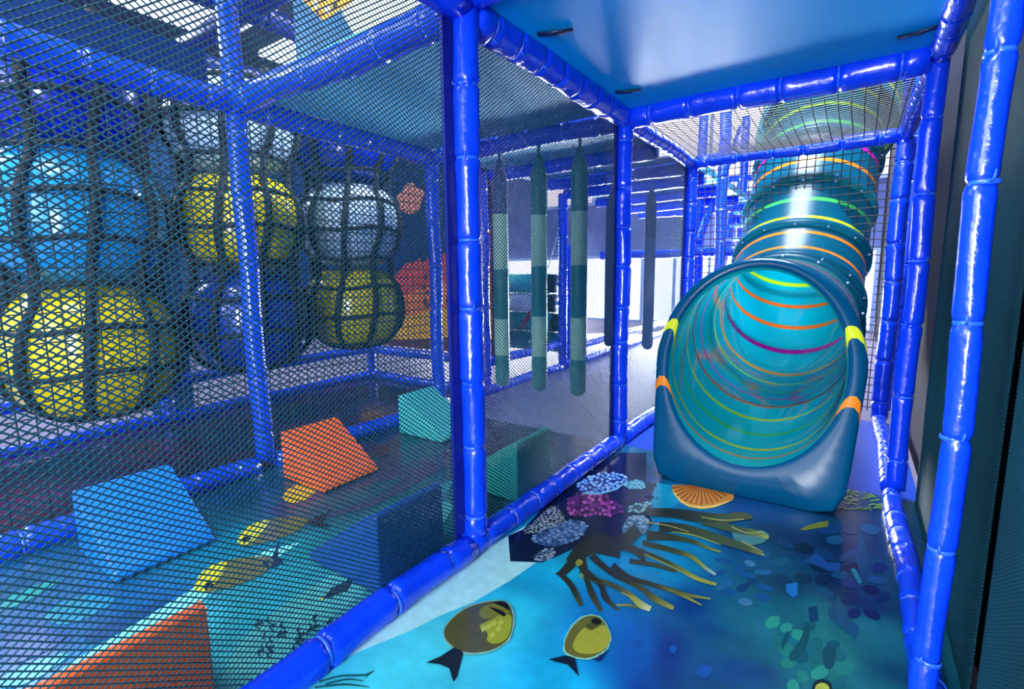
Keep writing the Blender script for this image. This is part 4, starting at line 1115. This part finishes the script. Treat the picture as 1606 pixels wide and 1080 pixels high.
# ------------------------------------------------------------------ decks
b = MB(); b.box((XN+.03, Y1+.03, ZT+.03), (XR, Y2-.035, ZT+.10)); dk = b.build('ceiling_deck', M['deck']); bevel(dk, .012)
tag(recenter(dk, (XN+.03, Y1+.03, ZT+.03)), 'shiny blue vinyl deck overhead in the slide lane', 'deck')
for x, y, dx, dy in ((-.99, 1.62, .12, .04), (-.99, 2.32, .11, .035), (.07, 2.42, .13, -.03)):
    s_ = MB(); s_.tube([(x, y, ZT+.024), (x+dx*.5, y+dy*.5, ZT+.02), (x+dx, y+dy, ZT+.024)], [.014, .016, .012], 8, flat=.35); child(s_.build('rubber_strap', M['strap']), dk)
l_ = MB(); l_.box((XN+.06, Y2-.034, ZT+.05), (XR-.02, Y2-.02, ZT+.062)); child(l_.build('bright_gap_strip', M['white_cord']), dk)  # white strip stands in for the bright gap between deck and rail
for i in range(26):
    x = XN+.1+i*(XR-XN-.16)/25
    c_ = MB(); c_.tube([(x, Y2-.05, ZT+.03), (x+.008, Y2-.026, ZT+.045), (x+.012, Y2-.004, ZT+.062)], .0035, 5); child(c_.build('lacing_loop', M['black']), dk)
b = MB(); b.box((XL+.03, Y1+.03, ZT+.03), (XN-.03, Y2-.03, ZT+.10)); dk = b.build('ceiling_deck', M['greydeck']); bevel(dk, .012)
tag(recenter(dk, (XL+.03, Y1+.03, ZT+.03)), 'grey-blue deck overhead above the foam wedges', 'deck')
for y0, y1, lb in ((Y2+.05, Y3-.04, 'nearest'), (Y3+.04, 4.9, 'middle'), (5.0, 6.6, 'farthest')):
    b = MB(); b.box((XL+.03, y0, ZT+.01), (XN-.03, y1, ZT+.08)); dk = b.build('ceiling_deck', M['greydeck'])
    tag(recenter(dk, (XL+.03, y0, ZT+.01)), {'nearest': 'pale underside of the deck directly above the hanging foam columns', 'middle': 'pale deck overhead behind the hanging foam columns', 'farthest': 'farthest pale deck overhead before the bright window'}[lb], 'deck')
for y, lb in ((3.32, 'first'), (Y3, 'second'), (4.56, 'third'), (5.33, 'fourth'), (6.1, 'fifth')):
    rail((XL+.02, y, ZT-.03), (XN-.05, y, ZT-.03), .05, '%s dark blue deck beam behind the rail with the hanging foam columns' % lb, .25, ties=False)

# ------------------------------------------------------------------ nets
bulge = lambda x, y: .012*np.sin(np.clip(x/2.7, 0, 1)*np.pi*2)*np.sin(np.clip(y/1.8, 0, 1)*np.pi)
net('diamond_net', (XN-.03, -.35, .05), (0, 1, 0), (0, 0, 1), Y1+.35-.03, 2.35, .0190, .0142, 'diamond', .0034, M['net'], 'dark teal diamond net filling the left side in front of the foam wedges', off=bulge, jitter=.004, hem=[(1.58, 1.63, 0, 2.3)])
net('diamond_net', (XN-.03, Y1+.03, .05), (0, 1, 0), (0, 0, 1), Y2-Y1-.06, ZT-.08, .0190, .0142, 'diamond', .0034, M['net'], 'fine diamond net between the middle post and the slide bay post', off=bulge, jitter=.004, hem=[(1.245, 1.28, 0, 1.74)])
net('diamond_net', (XN-.03, Y2+.03, .05), (0, 1, 0), (0, 0, 1), Y3-Y2-.06, ZT-.08, .0190, .0142, 'diamond', .0028, M['net'], 'grey-looking fine net behind the slide bay post', jitter=.004, hem=[(1.235, 1.28, 0, 1.74)])
net('square_net', (XL-.03, -.45, .06), (0, 1, 0), (0, 0, 1), Y1+.40, ZT-.1, .056, .056, 'square', .0058, M['square'], 'black square-mesh net before the left column of balls', jitter=.003)
net('square_net', (XL-.03, Y1+.05, .06), (0, 1, 0), (0, 0, 1), Y2-Y1-.1, ZT-.12, .056, .056, 'square', .0058, M['square'], 'black square-mesh net before the middle and right ball columns', jitter=.003)
hole = lambda x, y: ((x+XN+.03+.35)/.46)**2+((y+.07-.88)/.57)**2 > 1
net('square_net', (XN+.03, Y3, .07), (1, 0, 0), (0, 0, 1), XR-XN-.06, ZT-.1, .05, .05, 'square', .0066, M['square'], 'black square-mesh net hanging behind the slide exit', mask=hole, step=.012, jitter=.004)
net('square_net', (XN+.04, Y2+.06, ZT+.01), (1, 0, 0), (0, 1, 0), XR-XN-.08, Y3-Y2-.1, .055, .035, 'square', .0052, M['square'], 'black net stretched flat overhead between deck and tube slide', jitter=.003, off=lambda x, y: -.03*np.sin(np.clip(x/1.2, 0, 1)*np.pi)*np.sin(np.clip(y/1.25, 0, 1)*np.pi))
net('wall_mesh', (.285, -.3, .0), (0, 1, 0), (0, 0, 1), Y1+.35, 2.3, .0135, .0088, 'diamond', .0040, M['wallnet'], 'dark teal safety mesh on the right wall nearest the camera', step=.3)
net('wall_mesh', (.285, 1.42, .0), (0, 1, 0), (0, 0, 1), 1.2, 2.3, .0135, .0088, 'diamond', .0040, M['wallnet'], 'near-black safety mesh on the right wall between its two wide posts', step=.3)

# ------------------------------------------------------------------ foam wedges
def wedge(xb, xf, y0, y1, h, m, label):
    """triangular prism: tall back at xb, thin blunt nose at xf"""
    n = .035; s = 1 if xf > xb else -1
    prof = [(xb, .004), (xf-s*.02, .004), (xf, .016), (xf-s*.012, n), (xb+s*.02, h), (xb, h-.01)]
    mb = MB(); R = [[(x, y, z) for x, z in prof] for y in (y0, y1)]
    mb.rings(R, sm=False); o = mb.build('foam_wedge', M[m]); bevel(o, .007, 3)
    import bmesh
    bm = bmesh.new(); bm.from_mesh(o.data); bmesh.ops.recalc_face_normals(bm, faces=bm.faces); bm.to_mesh(o.data); bm.free()
    tag(recenter(o, ((xb+xf)/2, (y0+y1)/2, 0)), label, 'foam wedge')
    for y in (y0+.003, y1-.003):
        sb = MB(); sb.tube([(x, y, z) for x, z in ((xb+s*.03, h-.006), (xf-s*.02, n+.003))], .0025, 5); child(sb.build('piping', M[m]), o)
wedge(-2.29, -1.93, .49, .80, .245, 'blue', 'bright blue foam wedge at the left, sloping toward the net')
wedge(-2.29, -1.94, 1.29, 1.60, .245, 'orange', 'orange foam wedge standing beside the post before the balls')
wedge(-2.33, -1.95, 2.10, 2.40, .255, 'aqua', 'aqua foam wedge seen left of the middle post')
wedge(-1.15, -1.53, .93, 1.225, .275, 'navyblue', 'royal blue foam wedge leaning against the net left of the middle post')
wedge(-1.15, -1.53, 1.70, 1.995, .275, 'teal', 'teal foam wedge against the net right of the middle post')
wedge(-1.15, -1.53, .15, .447, .275, 'orange', 'orange foam wedge at the bottom left corner, against the net')

# ------------------------------------------------------------------ ball columns
def ball(c, rx, rz, m, label):
    nu, nv = 40, 24; R = []
    for i in range(1, nv):
        th = math.pi*i/nv; ring = []
        for j in range(nu):
            a = 2*math.pi*j/nu; k = 1-.012*math.exp(-(math.sin(a*4)/.12)**2)
            sx = abs(math.sin(th))**.58; cz = math.copysign(abs(math.cos(th))**.82, math.cos(th))
            ring.append((c[0]+rx*sx*k*math.cos(a), c[1]+rx*sx*k*math.sin(a), c[2]-rz*cz))
        R.append(ring)
    mb = MB(); mb.rings(R); o = mb.build('inflated_ball', M[m]); tag(recenter(o, c), label, 'ball')
    v = MB(); v.tube([(c[0]+rx*.985, c[1]-.05, c[2]-rz*.05), (c[0]+rx*1.0, c[1]-.05, c[2]-rz*.05)], .018, 12); child(v.build('valve', M[m]), o)
XB = -3.17
COLS = [(.85, [(.645, .33, 'b_yellow', 'big yellow ball at the bottom of the left hanging column'), (1.30, .32, 'b_cyan', 'big cyan ball in the middle of the left hanging column'), (1.865, .24, 'b_blue', 'deep blue ball at the top of the left hanging column')]),
        (1.645, [(.735, .31, 'b_navy', 'dark blue ball at the bottom of the middle hanging column'), (1.335, .285, 'b_yellow', 'yellow ball in the middle of the middle hanging column'), (1.90, .275, 'b_white', 'pale blue-white ball at the top of the middle hanging column')]),
        (2.47, [(.765, .30, 'b_yellow', 'yellow ball at the bottom of the right hanging column'), (1.375, .305, 'b_white', 'white ball in the middle of the right hanging column'), (1.95, .265, 'b_blue', 'royal blue ball at the top of the right hanging column')])]
NM = ['left', 'middle', 'right']
for ci, (y, balls) in enumerate(COLS):
    r = .352
    for z, rz, m, lb in balls: ball((XB, y, z), r, rz, m, lb)
    z0 = balls[0][0]-balls[0][1]-.015
    def rad(z):
        best = .285
        for zc, rz, *_ in balls:
            q = (z-zc)/(rz+.004)
            if abs(q) < 1: best = max(best, (r+.008)*(1-abs(q)**2.2)**.42)
        if z < balls[0][0]:
            q = min(1, (balls[0][0]-z)/(balls[0][1]+.012)); best = max(.03, (r+.010)*max(0, 1-q**2.2)**.42)
        return best
    e = empty('rope_net_sleeve', (XB, y, z0), 'heavy black rope net holding the %s column of balls' % NM[ci], 'rope net')
    zs = [z0+.006+k*.035 for k in range(int((2.2-z0)/.035)+1)]
    for k in range(9):
        a0 = 2*math.pi*(k+.35)/9; rb = MB()
        rb.tube([(XB+(rad(z)+.012)*math.cos(a0+.35*(z-.3)), y+(rad(z)+.012)*math.sin(a0+.35*(z-.3)), z) for z in zs], .021, 8)
        child(rb.build('upright_rope', M['rope']), e)
    hz = z0+.06; 
    while hz < 2.17:
        rb = MB(); rr = rad(hz)+.013
        pts = [(XB+rr*math.cos(t), y+rr*math.sin(t), hz+.012*math.cos(4*t+.5)) for t in np.linspace(0, 2*math.pi, 41)]
        rb.tube(pts, .0135, 7, cap=False); child(rb.build('hoop_rope', M['rope']), e); hz += .205
    kb = MB(); kb.tube([(XB, y, z0-.02), (XB, y, z0), (XB, y, z0+.03)], [.03, .055, .05], 12); child(kb.build('bottom_knot', M['rope']), e)
rail((XB, -.5, 2.23), (XB, 3.2, 2.23), .05, 'dark beam overhead that carries the ball columns', .3, ties=False, m='hem')

b = MB(); b.box((-2.66, -.5, 1.90), (-2.60, Y1-.06, 2.06)); tag(recenter(b.build('fascia_board', M['navy']), (-2.63, -.5, 1.9)), 'dark navy board above the top rail, hiding the top of the left ball column', 'board')
# blue woven strip and wall print behind the balls
b = MB(); b.box((-4.06, 1.36, 0), (-4.02, 1.62, 2.2)); tag(recenter(b.build('woven_panel', M['bluefabric']), (-4.04, 1.5, 0)), 'blue woven fabric panel in the gap between the left and middle ball columns', 'panel')
def wall_print():
    mb = MB(); y = 3.34; x0, x1, z0, z1 = -5.2, -2.50, .31, 2.2
    mats = [M['navy'], mat('print_yellow', lin(240, 170, 10), .5, .1, 30, .25, 14), mat('print_orange', lin(236, 110, 20), .5, .1, 30, .3, 16), mat('print_red', lin(200, 36, 30), .5, .1, 30, .25, 12), mat('print_maroon', lin(100, 30, 30), .5, .1, 30, .3, 30), mat('print_coral', lin(206, 110, 84), .5, .1, 30, .3, 40)]
    mb.box((x0, y, z0), (x1, y+.05, z1))
    def pl(pts, mi, l):
        yy = y-.001*l; t = tessellate_polygon([[Vector((p[0], p[1], 0)) for p in pts]])
        fc = []
        for tri in t:
            a, c, d = [pts[i] for i in tri]
            up = (c[0]-a[0])*(d[1]-a[1])-(c[1]-a[1])*(d[0]-a[0])
            fc.append(tuple(tri) if up > 0 else tuple(reversed(tri)))
        mb.add([(p[0], yy, p[1]) for p in pts], fc, mi)
    pl([(-4.3, .31), (-2.5, .31), (-2.5, 1.36), (-2.8, 1.22), (-3.15, 1.10), (-3.5, 1.12), (-3.8, .9), (-4.3, .7)], 3, 1)
    pl([(-4.3, .31), (-2.5, .31), (-2.5, 1.02), (-2.75, 1.05), (-3.05, .92), (-3.4, .86), (-3.8, .72), (-4.3, .58)], 2, 2)
    pl([(-4.3, .36), (-3.6, .38), (-2.5, .44), (-2.5, .76), (-2.9, .72), (-3.3, .66), (-3.8, .55), (-4.3, .5)], 1, 3)
    pl([(-4.3, .31), (-2.5, .31), (-2.5, .45), (-3.0, .44), (-3.6, .38), (-4.3, .36)], 4, 4)
    for i in range(44):
        x, z = random.uniform(-3.3, -2.52), random.uniform(.72, 1.1); rr = random.uniform(.012, .035)
        pl([(x+rr*math.cos(t), z+rr*math.sin(t)*random.uniform(.7, 1.2)) for t in np.linspace(0, 6.28, 9)[:-1]], random.choice([4, 4, 5, 3]), 5+i % 3)
    for i in range(26):
        x = -3.5+i*.038; z = 1.08+(x+3.5)*.18
        pl([(x, z-.03), (x+.04, z-.03), (x+.03+random.uniform(-.01, .02), z+random.uniform(.01, .06)), (x+.006, z+random.uniform(0, .05))], 3, 5)
    pl([(-3.42+.17*math.cos(t)*(1+.12*math.sin(5*t)), 1.70+.13*math.sin(t)*(1+.1*math.cos(4*t))) for t in np.linspace(0, 6.28, 25)[:-1]], 5, 2)
    o = mb.build('printed_wall_panel', mats); tag(recenter(o, (-3.9, y, z0)), 'wall panel printed with orange and yellow coral on navy, right of the balls', 'panel')
wall_print()

# ------------------------------------------------------------------ hanging foam columns
def foam_column(x, y, ztop, zbot, r, bands, label, darkm='n_dark'):
    e = empty('hanging_foam_column', (x, y, zbot), label, 'hanging foam column')
    s_ = MB(); s_.tube([(x, y, ztop), (x, y, ztop-.10)], .018, 8, flat=.3); child(s_.build('hanging_strap', M[darkm]), e)
    n = 22; ring = lambda z, q: [(x+q*math.cos(2*math.pi*k/n), y+q*math.sin(2*math.pi*k/n), z) for k in range(n)]
    zc = ztop-.085; zz = ztop-.205
    c_ = MB(); c_.rings([ring(zc, .016), ring(zc-.015, .022), ring(zc-.05, r*.62), ring(zz+.02, r*.92), ring(zz, r)]); child(c_.build('tapered_top', M[darkm]), e)
    zp = zz
    for i, (zf, m) in enumerate(bands):
        zb = zbot+(zz-zbot)*(1-zf); c_ = MB()
        if i < len(bands)-1: c_.rings([ring(zp, r*.985), ring(zp-.004, r), ring(zb+.004, r), ring(zb, r*.985)])
        else: c_.rings([ring(zp, r*.985), ring(zp-.004, r), ring(zbot+.045, r), ring(zbot+.025, r*.93), ring(zbot+.008, r*.7), ring(zbot, r*.3)])
        child(c_.build('colour_band', M[m]), e); zp = zb
foam_column(-1.905, Y2, 1.80, .255, .049, [(.16, 'n_blue'), (.42, 'n_light'), (.66, 'n_dark'), (.84, 'n_light'), (1, 'n_dark')], 'leftmost hanging foam column with teal and pale bands, next to the middle post', 'n_blue')
foam_column(-1.615, Y2, 1.80, .258, .049, [(.18, 'n_dark'), (.41, 'n_light'), (.64, 'n_dark'), (.83, 'n_light'), (1, 'n_dark')], 'central one of the three near hanging foam columns')
foam_column(-1.34, Y2, 1.80, .262, .049, [(.18, 'n_dark'), (.41, 'n_light'), (.64, 'n_dark'), (.83, 'n_light'), (1, 'n_dark')], 'right one of the three near hanging foam columns')
foam_column(-1.38, Y3, 1.74, .37, .045, [(.22, 'n_blue'), (1, 'n_grey')], 'hanging foam column far back, between the slide bay posts', 'n_blue')
foam_column(-1.72, Y3, 1.74, .37, .045, [(.22, 'n_blue'), (1, 'n_blue')], 'blue hanging foam column partly hidden behind the right near one', 'n_blue')

# ------------------------------------------------------------------ roller obstacle
def roller(c, L, r, m, ends, label):
    mb = MB(); x0, x1 = c[0]-L/2, c[0]+L/2
    R = lambda x, q: [(x, c[1]+q*math.cos(2*math.pi*k/24), c[2]+q*math.sin(2*math.pi*k/24)) for k in range(24)]
    mb.rings([R(x0, r*.9), R(x0+.02, r), R(x1-.02, r), R(x1, r*.9)]); o = mb.build('foam_roller', M[m]); tag(recenter(o, c), label, 'roller')
    k = MB(); k.tube([(-3.60, c[1], c[2]), (-2.55, c[1], c[2])], .02, 8); child(k.build('axle', M['whitebar']), o)
    for s in (-1, 1):
        k = MB(); xx = c[0]+s*L/2; k.rings([R(xx-s*.005, r*.95), R(xx+s*.06, r*.95), R(xx+s*.075, r*.7)]); child(k.build('end_cap', M[ends]), o)
roller((-3.05, 4.75, .895), .62, .107, 'aqua', 'black', 'topmost aqua roller behind the hanging foam columns')
roller((-3.0, 4.75, .68), .50, .107, 'roller_white', 'black', 'white roller with black ends behind the hanging foam columns')
roller((-3.05, 4.75, .465), .72, .107, 'teal', 'black', 'teal roller under the white one with black ends')
roller((-3.05, 4.75, .25), .85, .107, 'n_dark', 'n_dark', 'dark teal roller lowest in the stack near the floor')
for x, lb in ((-3.62, 'left'), (-2.53, 'right')):
    sleeve('padded_post', (x, 4.82, -.03), (x, 4.82, 1.3), .045, 'blue post holding the %s ends of the roller stack' % lb, 'post', .3, ties=False)
o = MB(); o.tube([(-2.44, 4.56, 1.80), (-2.58, 4.55, 1.3), (-2.72, 4.52, .85), (-2.78, 4.5, .72), (-2.86, 4.5, .60)], .006, 6); c_ = o.build('pull_cord', M['white_cord']); tag(recenter(c_, (-2.8, 4.5, .7)), 'white cord with red tassel hanging by the rollers', 'cord')
o = MB(); o.tube([(-2.85, 4.5, .62), (-2.90, 4.5, .52), (-2.97, 4.5, .42)], [.012, .05, .02], 8, flat=.4); child(o.build('red_tassel', M['red']), c_)

# ------------------------------------------------------------------ tube slide
PATH = [(-.365, 2.50, .635), (-.365, 3.0, .65), (-.36, 3.5, .67), (-.355, 3.82, .74), (-.345, 4.12, 1.02), (-.33, 4.38, 1.40), (-.31, 4.62, 1.78), (-.29, 4.86, 2.16), (-.27, 5.10, 2.54)]
CP = [Vector(p) for p in catmull(PATH, 8)]
SL = [0.0]
for i in range(1, len(CP)): SL.append(SL[-1]+(CP[i]-CP[i-1]).length)
def frame(i):
    t = (CP[min(i+1, len(CP)-1)]-CP[max(i-1, 0)]).normalized(); a = Vector((1, 0, 0)); b_ = t.cross(a).normalized()*-1
    if b_.z < 0: b_ = -b_
    return t, a, b_
TN = 56; TT = [2*math.pi*k/TN for k in range(TN)]
def circ(i, r):
    t, a, b_ = frame(i); return [CP[i]+a*(r*math.cos(q))+b_*(r*math.sin(q)) for q in TT]
S0 = .20                       # ring pattern origin
slide = empty('tube_slide', (-.365, 2.5, 0), 'dark teal tube slide with glowing coloured rings and a wide open exit', 'slide')
th = .27; VU = Vector((0, math.sin(th), math.cos(th))); VN = Vector((0, -math.cos(th), math.sin(th))); OO = Vector((-.365, 2.32, 0))
def mp(u, v, w_): return OO+Vector((1, 0, 0))*u+VU*v+VN*w_
VC, AU, AV = .594, .368, .456
inner = lambda g, w_: [mp((AU+g)*math.cos(q), VC+(AV+g)*math.sin(q), w_) for q in TT]
def outline(g):
    out = []
    for q in TT:
        c, s = math.cos(q), math.sin(q)
        if s >= 0: out.append(((.442+g)*c, VC+(.512+g)*s)); continue
        # lower half: slightly tapering sides down to a flat foot
        hw, ft = .442+g, VC
        tv = ft/-s
        tx = 9.0
        if abs(c) > 1e-6:      # side line u = hw-.05*(VC-v)/VC
            sg = 1 if c > 0 else -1
            tx = hw/(abs(c)+(.045/VC)*(-s))
        t_ = (tx**-14+tv**-14)**(-1/14)
        out.append((t_*c, max(VC+t_*s, 0.0)))
    return out
def ol(g, w_): return [mp(u, v, w_) for u, v in outline(g)]
ex = MB()
AXF = lambda y: 2.2*(y-2.425) if y < 2.516 else .2002+y-2.516
ax = lambda R: [max(AXF(p.y), -.14) for r_ in R for p in r_]
i_end = min(range(len(CP)), key=lambda i: abs(CP[i].y-3.02))
blend = []
ci = circ(i_end, .398); m0 = inner(0, -.012)
for k in range(11):
    f_ = k/10; e_ = f_*f_*(3-2*f_)
    blend.append([m0[j].lerp(ci[j], f_)+Vector((0, 0, 0)) for j in range(TN)])
    # ease the cross-section so the flare is round near the mouth
R_in = [inner(.006, .004)]+blend
ex.rings(R_in, 0, cap=False, at=ax(R_in))
exo = MB(); R_out = [inner(.006, .004), inner(.014, .012), inner(.026, .016), ol(-.026, .016), ol(-.008, .010), ol(0, -.006), ol(.0, -.05), ol(-.004, -.10), ol(-.02, -.16)]
cb = circ(i_end, .412); last = R_out[-1]
R_out += [[last[j].lerp(cb[j], f_) for j in range(TN)] for f_ in (.35, .7, 1)]
for r_ in R_out:
    for p in r_: p.z = max(p.z, .002)
exo.rings(R_out[:7], 0, cap=False, at=ax(R_out[:7]))
exb = MB(); exb.rings(R_out[6:], 0, cap=False, at=ax(R_out[6:])); child(exb.build('exit_shell', M['tube_out'], attr='axial'), slide)
child(ex.build('exit_liner', M['tube'], attr='axial'), slide); child(exo.build('exit_flange', M['flange'], attr='axial'), slide)
# closed tube lengths, each bolted to the next at a lip
segs = [i_end]+[i for i in range(i_end+1, len(CP)) if False]
marks = [i_end]; acc = SL[i_end]
for i in range(i_end+1, len(CP)):
    if SL[i]-acc > .40 or i == len(CP)-1: marks.append(i); acc = SL[i]
base_ax = AXF(CP[i_end].y)
for a_, z_ in zip(marks[:-1], marks[1:]):
    idx = list(range(a_, z_+1)); sv = lambda i: base_ax+SL[i]-SL[i_end]
    li = MB(); R = [circ(i, .398) for i in idx]; li.rings(R, 0, cap=False, at=[sv(i) for i in idx for _ in TT])
    child(li.build('tube_liner', M['tube'], attr='axial'), slide)
    lo = MB(); R = [circ(i, .412) for i in idx]; lo.rings(R, 0, cap=False, at=[sv(i) for i in idx for _ in TT])
    sh = child(lo.build('tube_shell', M['tube_out'], attr='axial'), slide)
    if a_ != i_end:
        t, a, b_ = frame(a_); jl = MB()
        R = [[CP[a_]+t*x+a*(r_*math.cos(q))+b_*(r_*math.sin(q)) for q in TT] for x, r_ in ((-.022, .411), (-.020, .440), (.020, .440), (.022, .411))]
        jl.rings(R, 0, cap=False, at=[.08]*(4*TN)); jo = child(jl.build('joint_lip', M['tube_out'], attr='axial'), slide)
        for k in range(14):
            q = 2*math.pi*(k+.5)/14; c0 = CP[a_]+a*(.428*math.cos(q))+b_*(.428*math.sin(q)); bb = MB()
            bb.tube([c0-t*.028, c0-t*.022, c0+t*.028], .008, 6); bo = bb.build('bolt', M['whitebar']); bo.parent = jo
sr = MB(); t, a, b_ = frame(i_end); sr.tube([CP[i_end]+a*(.399*math.cos(q))+b_*(.399*math.sin(q)) for q in TT]+[CP[i_end]+a*.399], .0035, 6, cap=False); child(sr.build('seam_line', M['black']), slide)
# wide turret bend above
tb = MB(); top = CP[-1]; RR = []; sa = []
for k in range(13):
    f_ = k/12; an = f_*1.2
    c0 = Vector((-.27+.04*f_, 4.55+.8*f_, 2.0+.9*f_+.25*f_*f_)); t = Vector((.05, math.cos(.75+.2*f_), math.sin(.75+.2*f_))).normalized(); a = Vector((1, 0, 0)); b_ = a.cross(t).normalized()
    RR.append([c0+a*(.46*math.cos(q))+b_*(.46*math.sin(q)) for q in TT]); sa += [.1+f_*1.0]*TN
tb.rings(RR, 0, cap=False, at=sa); child(tb.build('upper_bend', M['tube_out'], attr='axial'), slide)

# ------------------------------------------------------------------ background frame behind the slide
post(-1.06, 5.0, -.03, 2.9, .05, 'distant blue post nearest behind the black square net, left of the tube', .3)
post(-1.50, 6.0, -.03, 2.9, .05, 'distant blue post behind the left edge of the black square net', .3)
post(-1.24, 7.0, -.03, 2.9, .05, 'distant blue post between two nearer ones, left of the stair treads', .3)
post(-.98, 7.9, -.03, 2.9, .05, 'most distant blue post just left of the climbing tube', .3)
post(.283, 4.4, 0, 2.9, .04, 'distant blue post right of the climbing tube, in front', .3)
post(.28, 5.7, 0, 2.9, .045, 'distant blue post right of the climbing tube, farther back', .3)
for y, z, lb in ((5.3, 1.2, 'lower'), (6.5, 1.75, 'middle'), (7.2, 2.2, 'upper')):
    rail((-2.4, y, z), (-.5, y, z), .045, '%s distant cross rail left of the climbing tube' % lb, .3, ties=False)
st = empty('far_stair', (-1.05, 6.0, 0), 'distant pale open stair left of the climbing tube', 'stair')
for i in range(11):
    z = .35+i*.17; y = 5.4+i*.17
    b = MB(); b.box((-1.30, y, z), (-.75, y+.15, z+.035)); child(b.build('stair_tread', M['whitebar']), st)
for x in (-1.34, -.75):
    b = MB(); b.add([(x, 5.3, -.03), (x, 5.6, -.03), (x, 7.3, 2.0), (x, 7.3, 2.3), (x+.04, 5.3, -.03), (x+.04, 5.6, -.03), (x+.04, 7.3, 2.0), (x+.04, 7.3, 2.3)], [(0, 1, 2, 3), (7, 6, 5, 4), (0, 4, 5, 1), (1, 5, 6, 2), (2, 6, 7, 3), (3, 7, 4, 0)]); child(b.build('stringer', M['vinyl']), st)
rail((-1.36, 5.4, 1.3), (-1.36, 7.4, 2.9), .04, 'sloping distant handrail left of the tube', .3, ties=False)
# upper level above the ball bay
ub = MB(); y = 1.62; ub.box((XL+.05, y, ZT+.12), (XN-.05, y+.03, 2.9)); 
mats = [mat('print_cream', lin(226, 226, 190), .5, .05, 20, .1, 5), mat('print_gold', lin(226, 150, 16), .5, .1, 30, .4, 30), mat('print_deep_teal', lin(20, 90, 130), .5, .1, 30, .2, 8), mat('print_ink', lin(14, 30, 44), .5)]
def up(pts, mi, l):
    pts = [(x, z) for x, z in pts]; fc = []
    for tri in tessellate_polygon([[Vector((p[0], p[1], 0)) for p in pts]]):
        a, c, d = [pts[i] for i in tri]; s = (c[0]-a[0])*(d[1]-a[1])-(c[1]-a[1])*(d[0]-a[0]); fc.append(tuple(tri) if s > 0 else tuple(reversed(tri)))
    ub.add([(p[0], y-.001*l, p[1]) for p in pts], fc, mi)
up([(XL+.05, ZT+.12), (-2.05, ZT+.12), (-1.98, 2.1), (-2.08, 2.25), (XL+.05, 2.4)], 2, 1)
up([(-2.35, 2.35), (-2.2, 2.22), (-2.0, 2.24), (-1.85, 2.28), (-1.8, 2.5), (-2.3, 2.6)], 1, 2)
up([(-1.83, 2.2), (-1.76, 2.3), (-1.70, 2.5), (-1.82, 2.5)], 3, 3)
for i in range(30):
    x, z = random.uniform(-2.3, -1.85), random.uniform(2.24, 2.5); r_ = random.uniform(.01, .03)
    up([(x+r_*math.cos(t), z+r_*math.sin(t)) for t in np.linspace(0, 6.28, 8)[:-1]], random.choice([3, 1, 0]), 4)
tag(recenter(ub.build('printed_board', mats), (-1.7, y, ZT+.12)), 'cream upper-level board printed with golden coral above the ball bay rail', 'panel')
for i, (x0, x1, y0, y1) in enumerate(((-3.2, -2.6, .2, .95), (-4.3, -3.5, .9, 2.2), (-4.3, -3.4, 2.5, 3.6), (-5.6, -4.8, .2, 1.6))):
    b = MB(); b.box((x0, y0, 2.86), (x1, y1, 2.90)); o = b.build('light_panel', M['tile'])
    tag(recenter(o, (x0, y0, 2.86)), ['near glowing panel overhead in the upper left corner', 'long glowing panel overhead above the middle ball column', 'glowing panel overhead above the right ball column', 'outer glowing panel overhead at the top left edge'][i], 'ceiling light')
for x, lb in ((-2.9, 'nearest'), (-3.45, 'second'), (-4.6, 'outer')):
    rail((x, -.5, 2.75), (x, 4.2, 2.75), .07, '%s navy beam running overhead above the balls' % lb, .4, ties=False, m='hem')
for y, lb in ((.6, 'near'), (2.0, 'middle'), (3.2, 'far')):
    rail((-5.4, y, 2.8), (XL-.1, y, 2.8), .07, '%s navy cross beam overhead above the balls' % lb, .4, ties=False, m='hem')
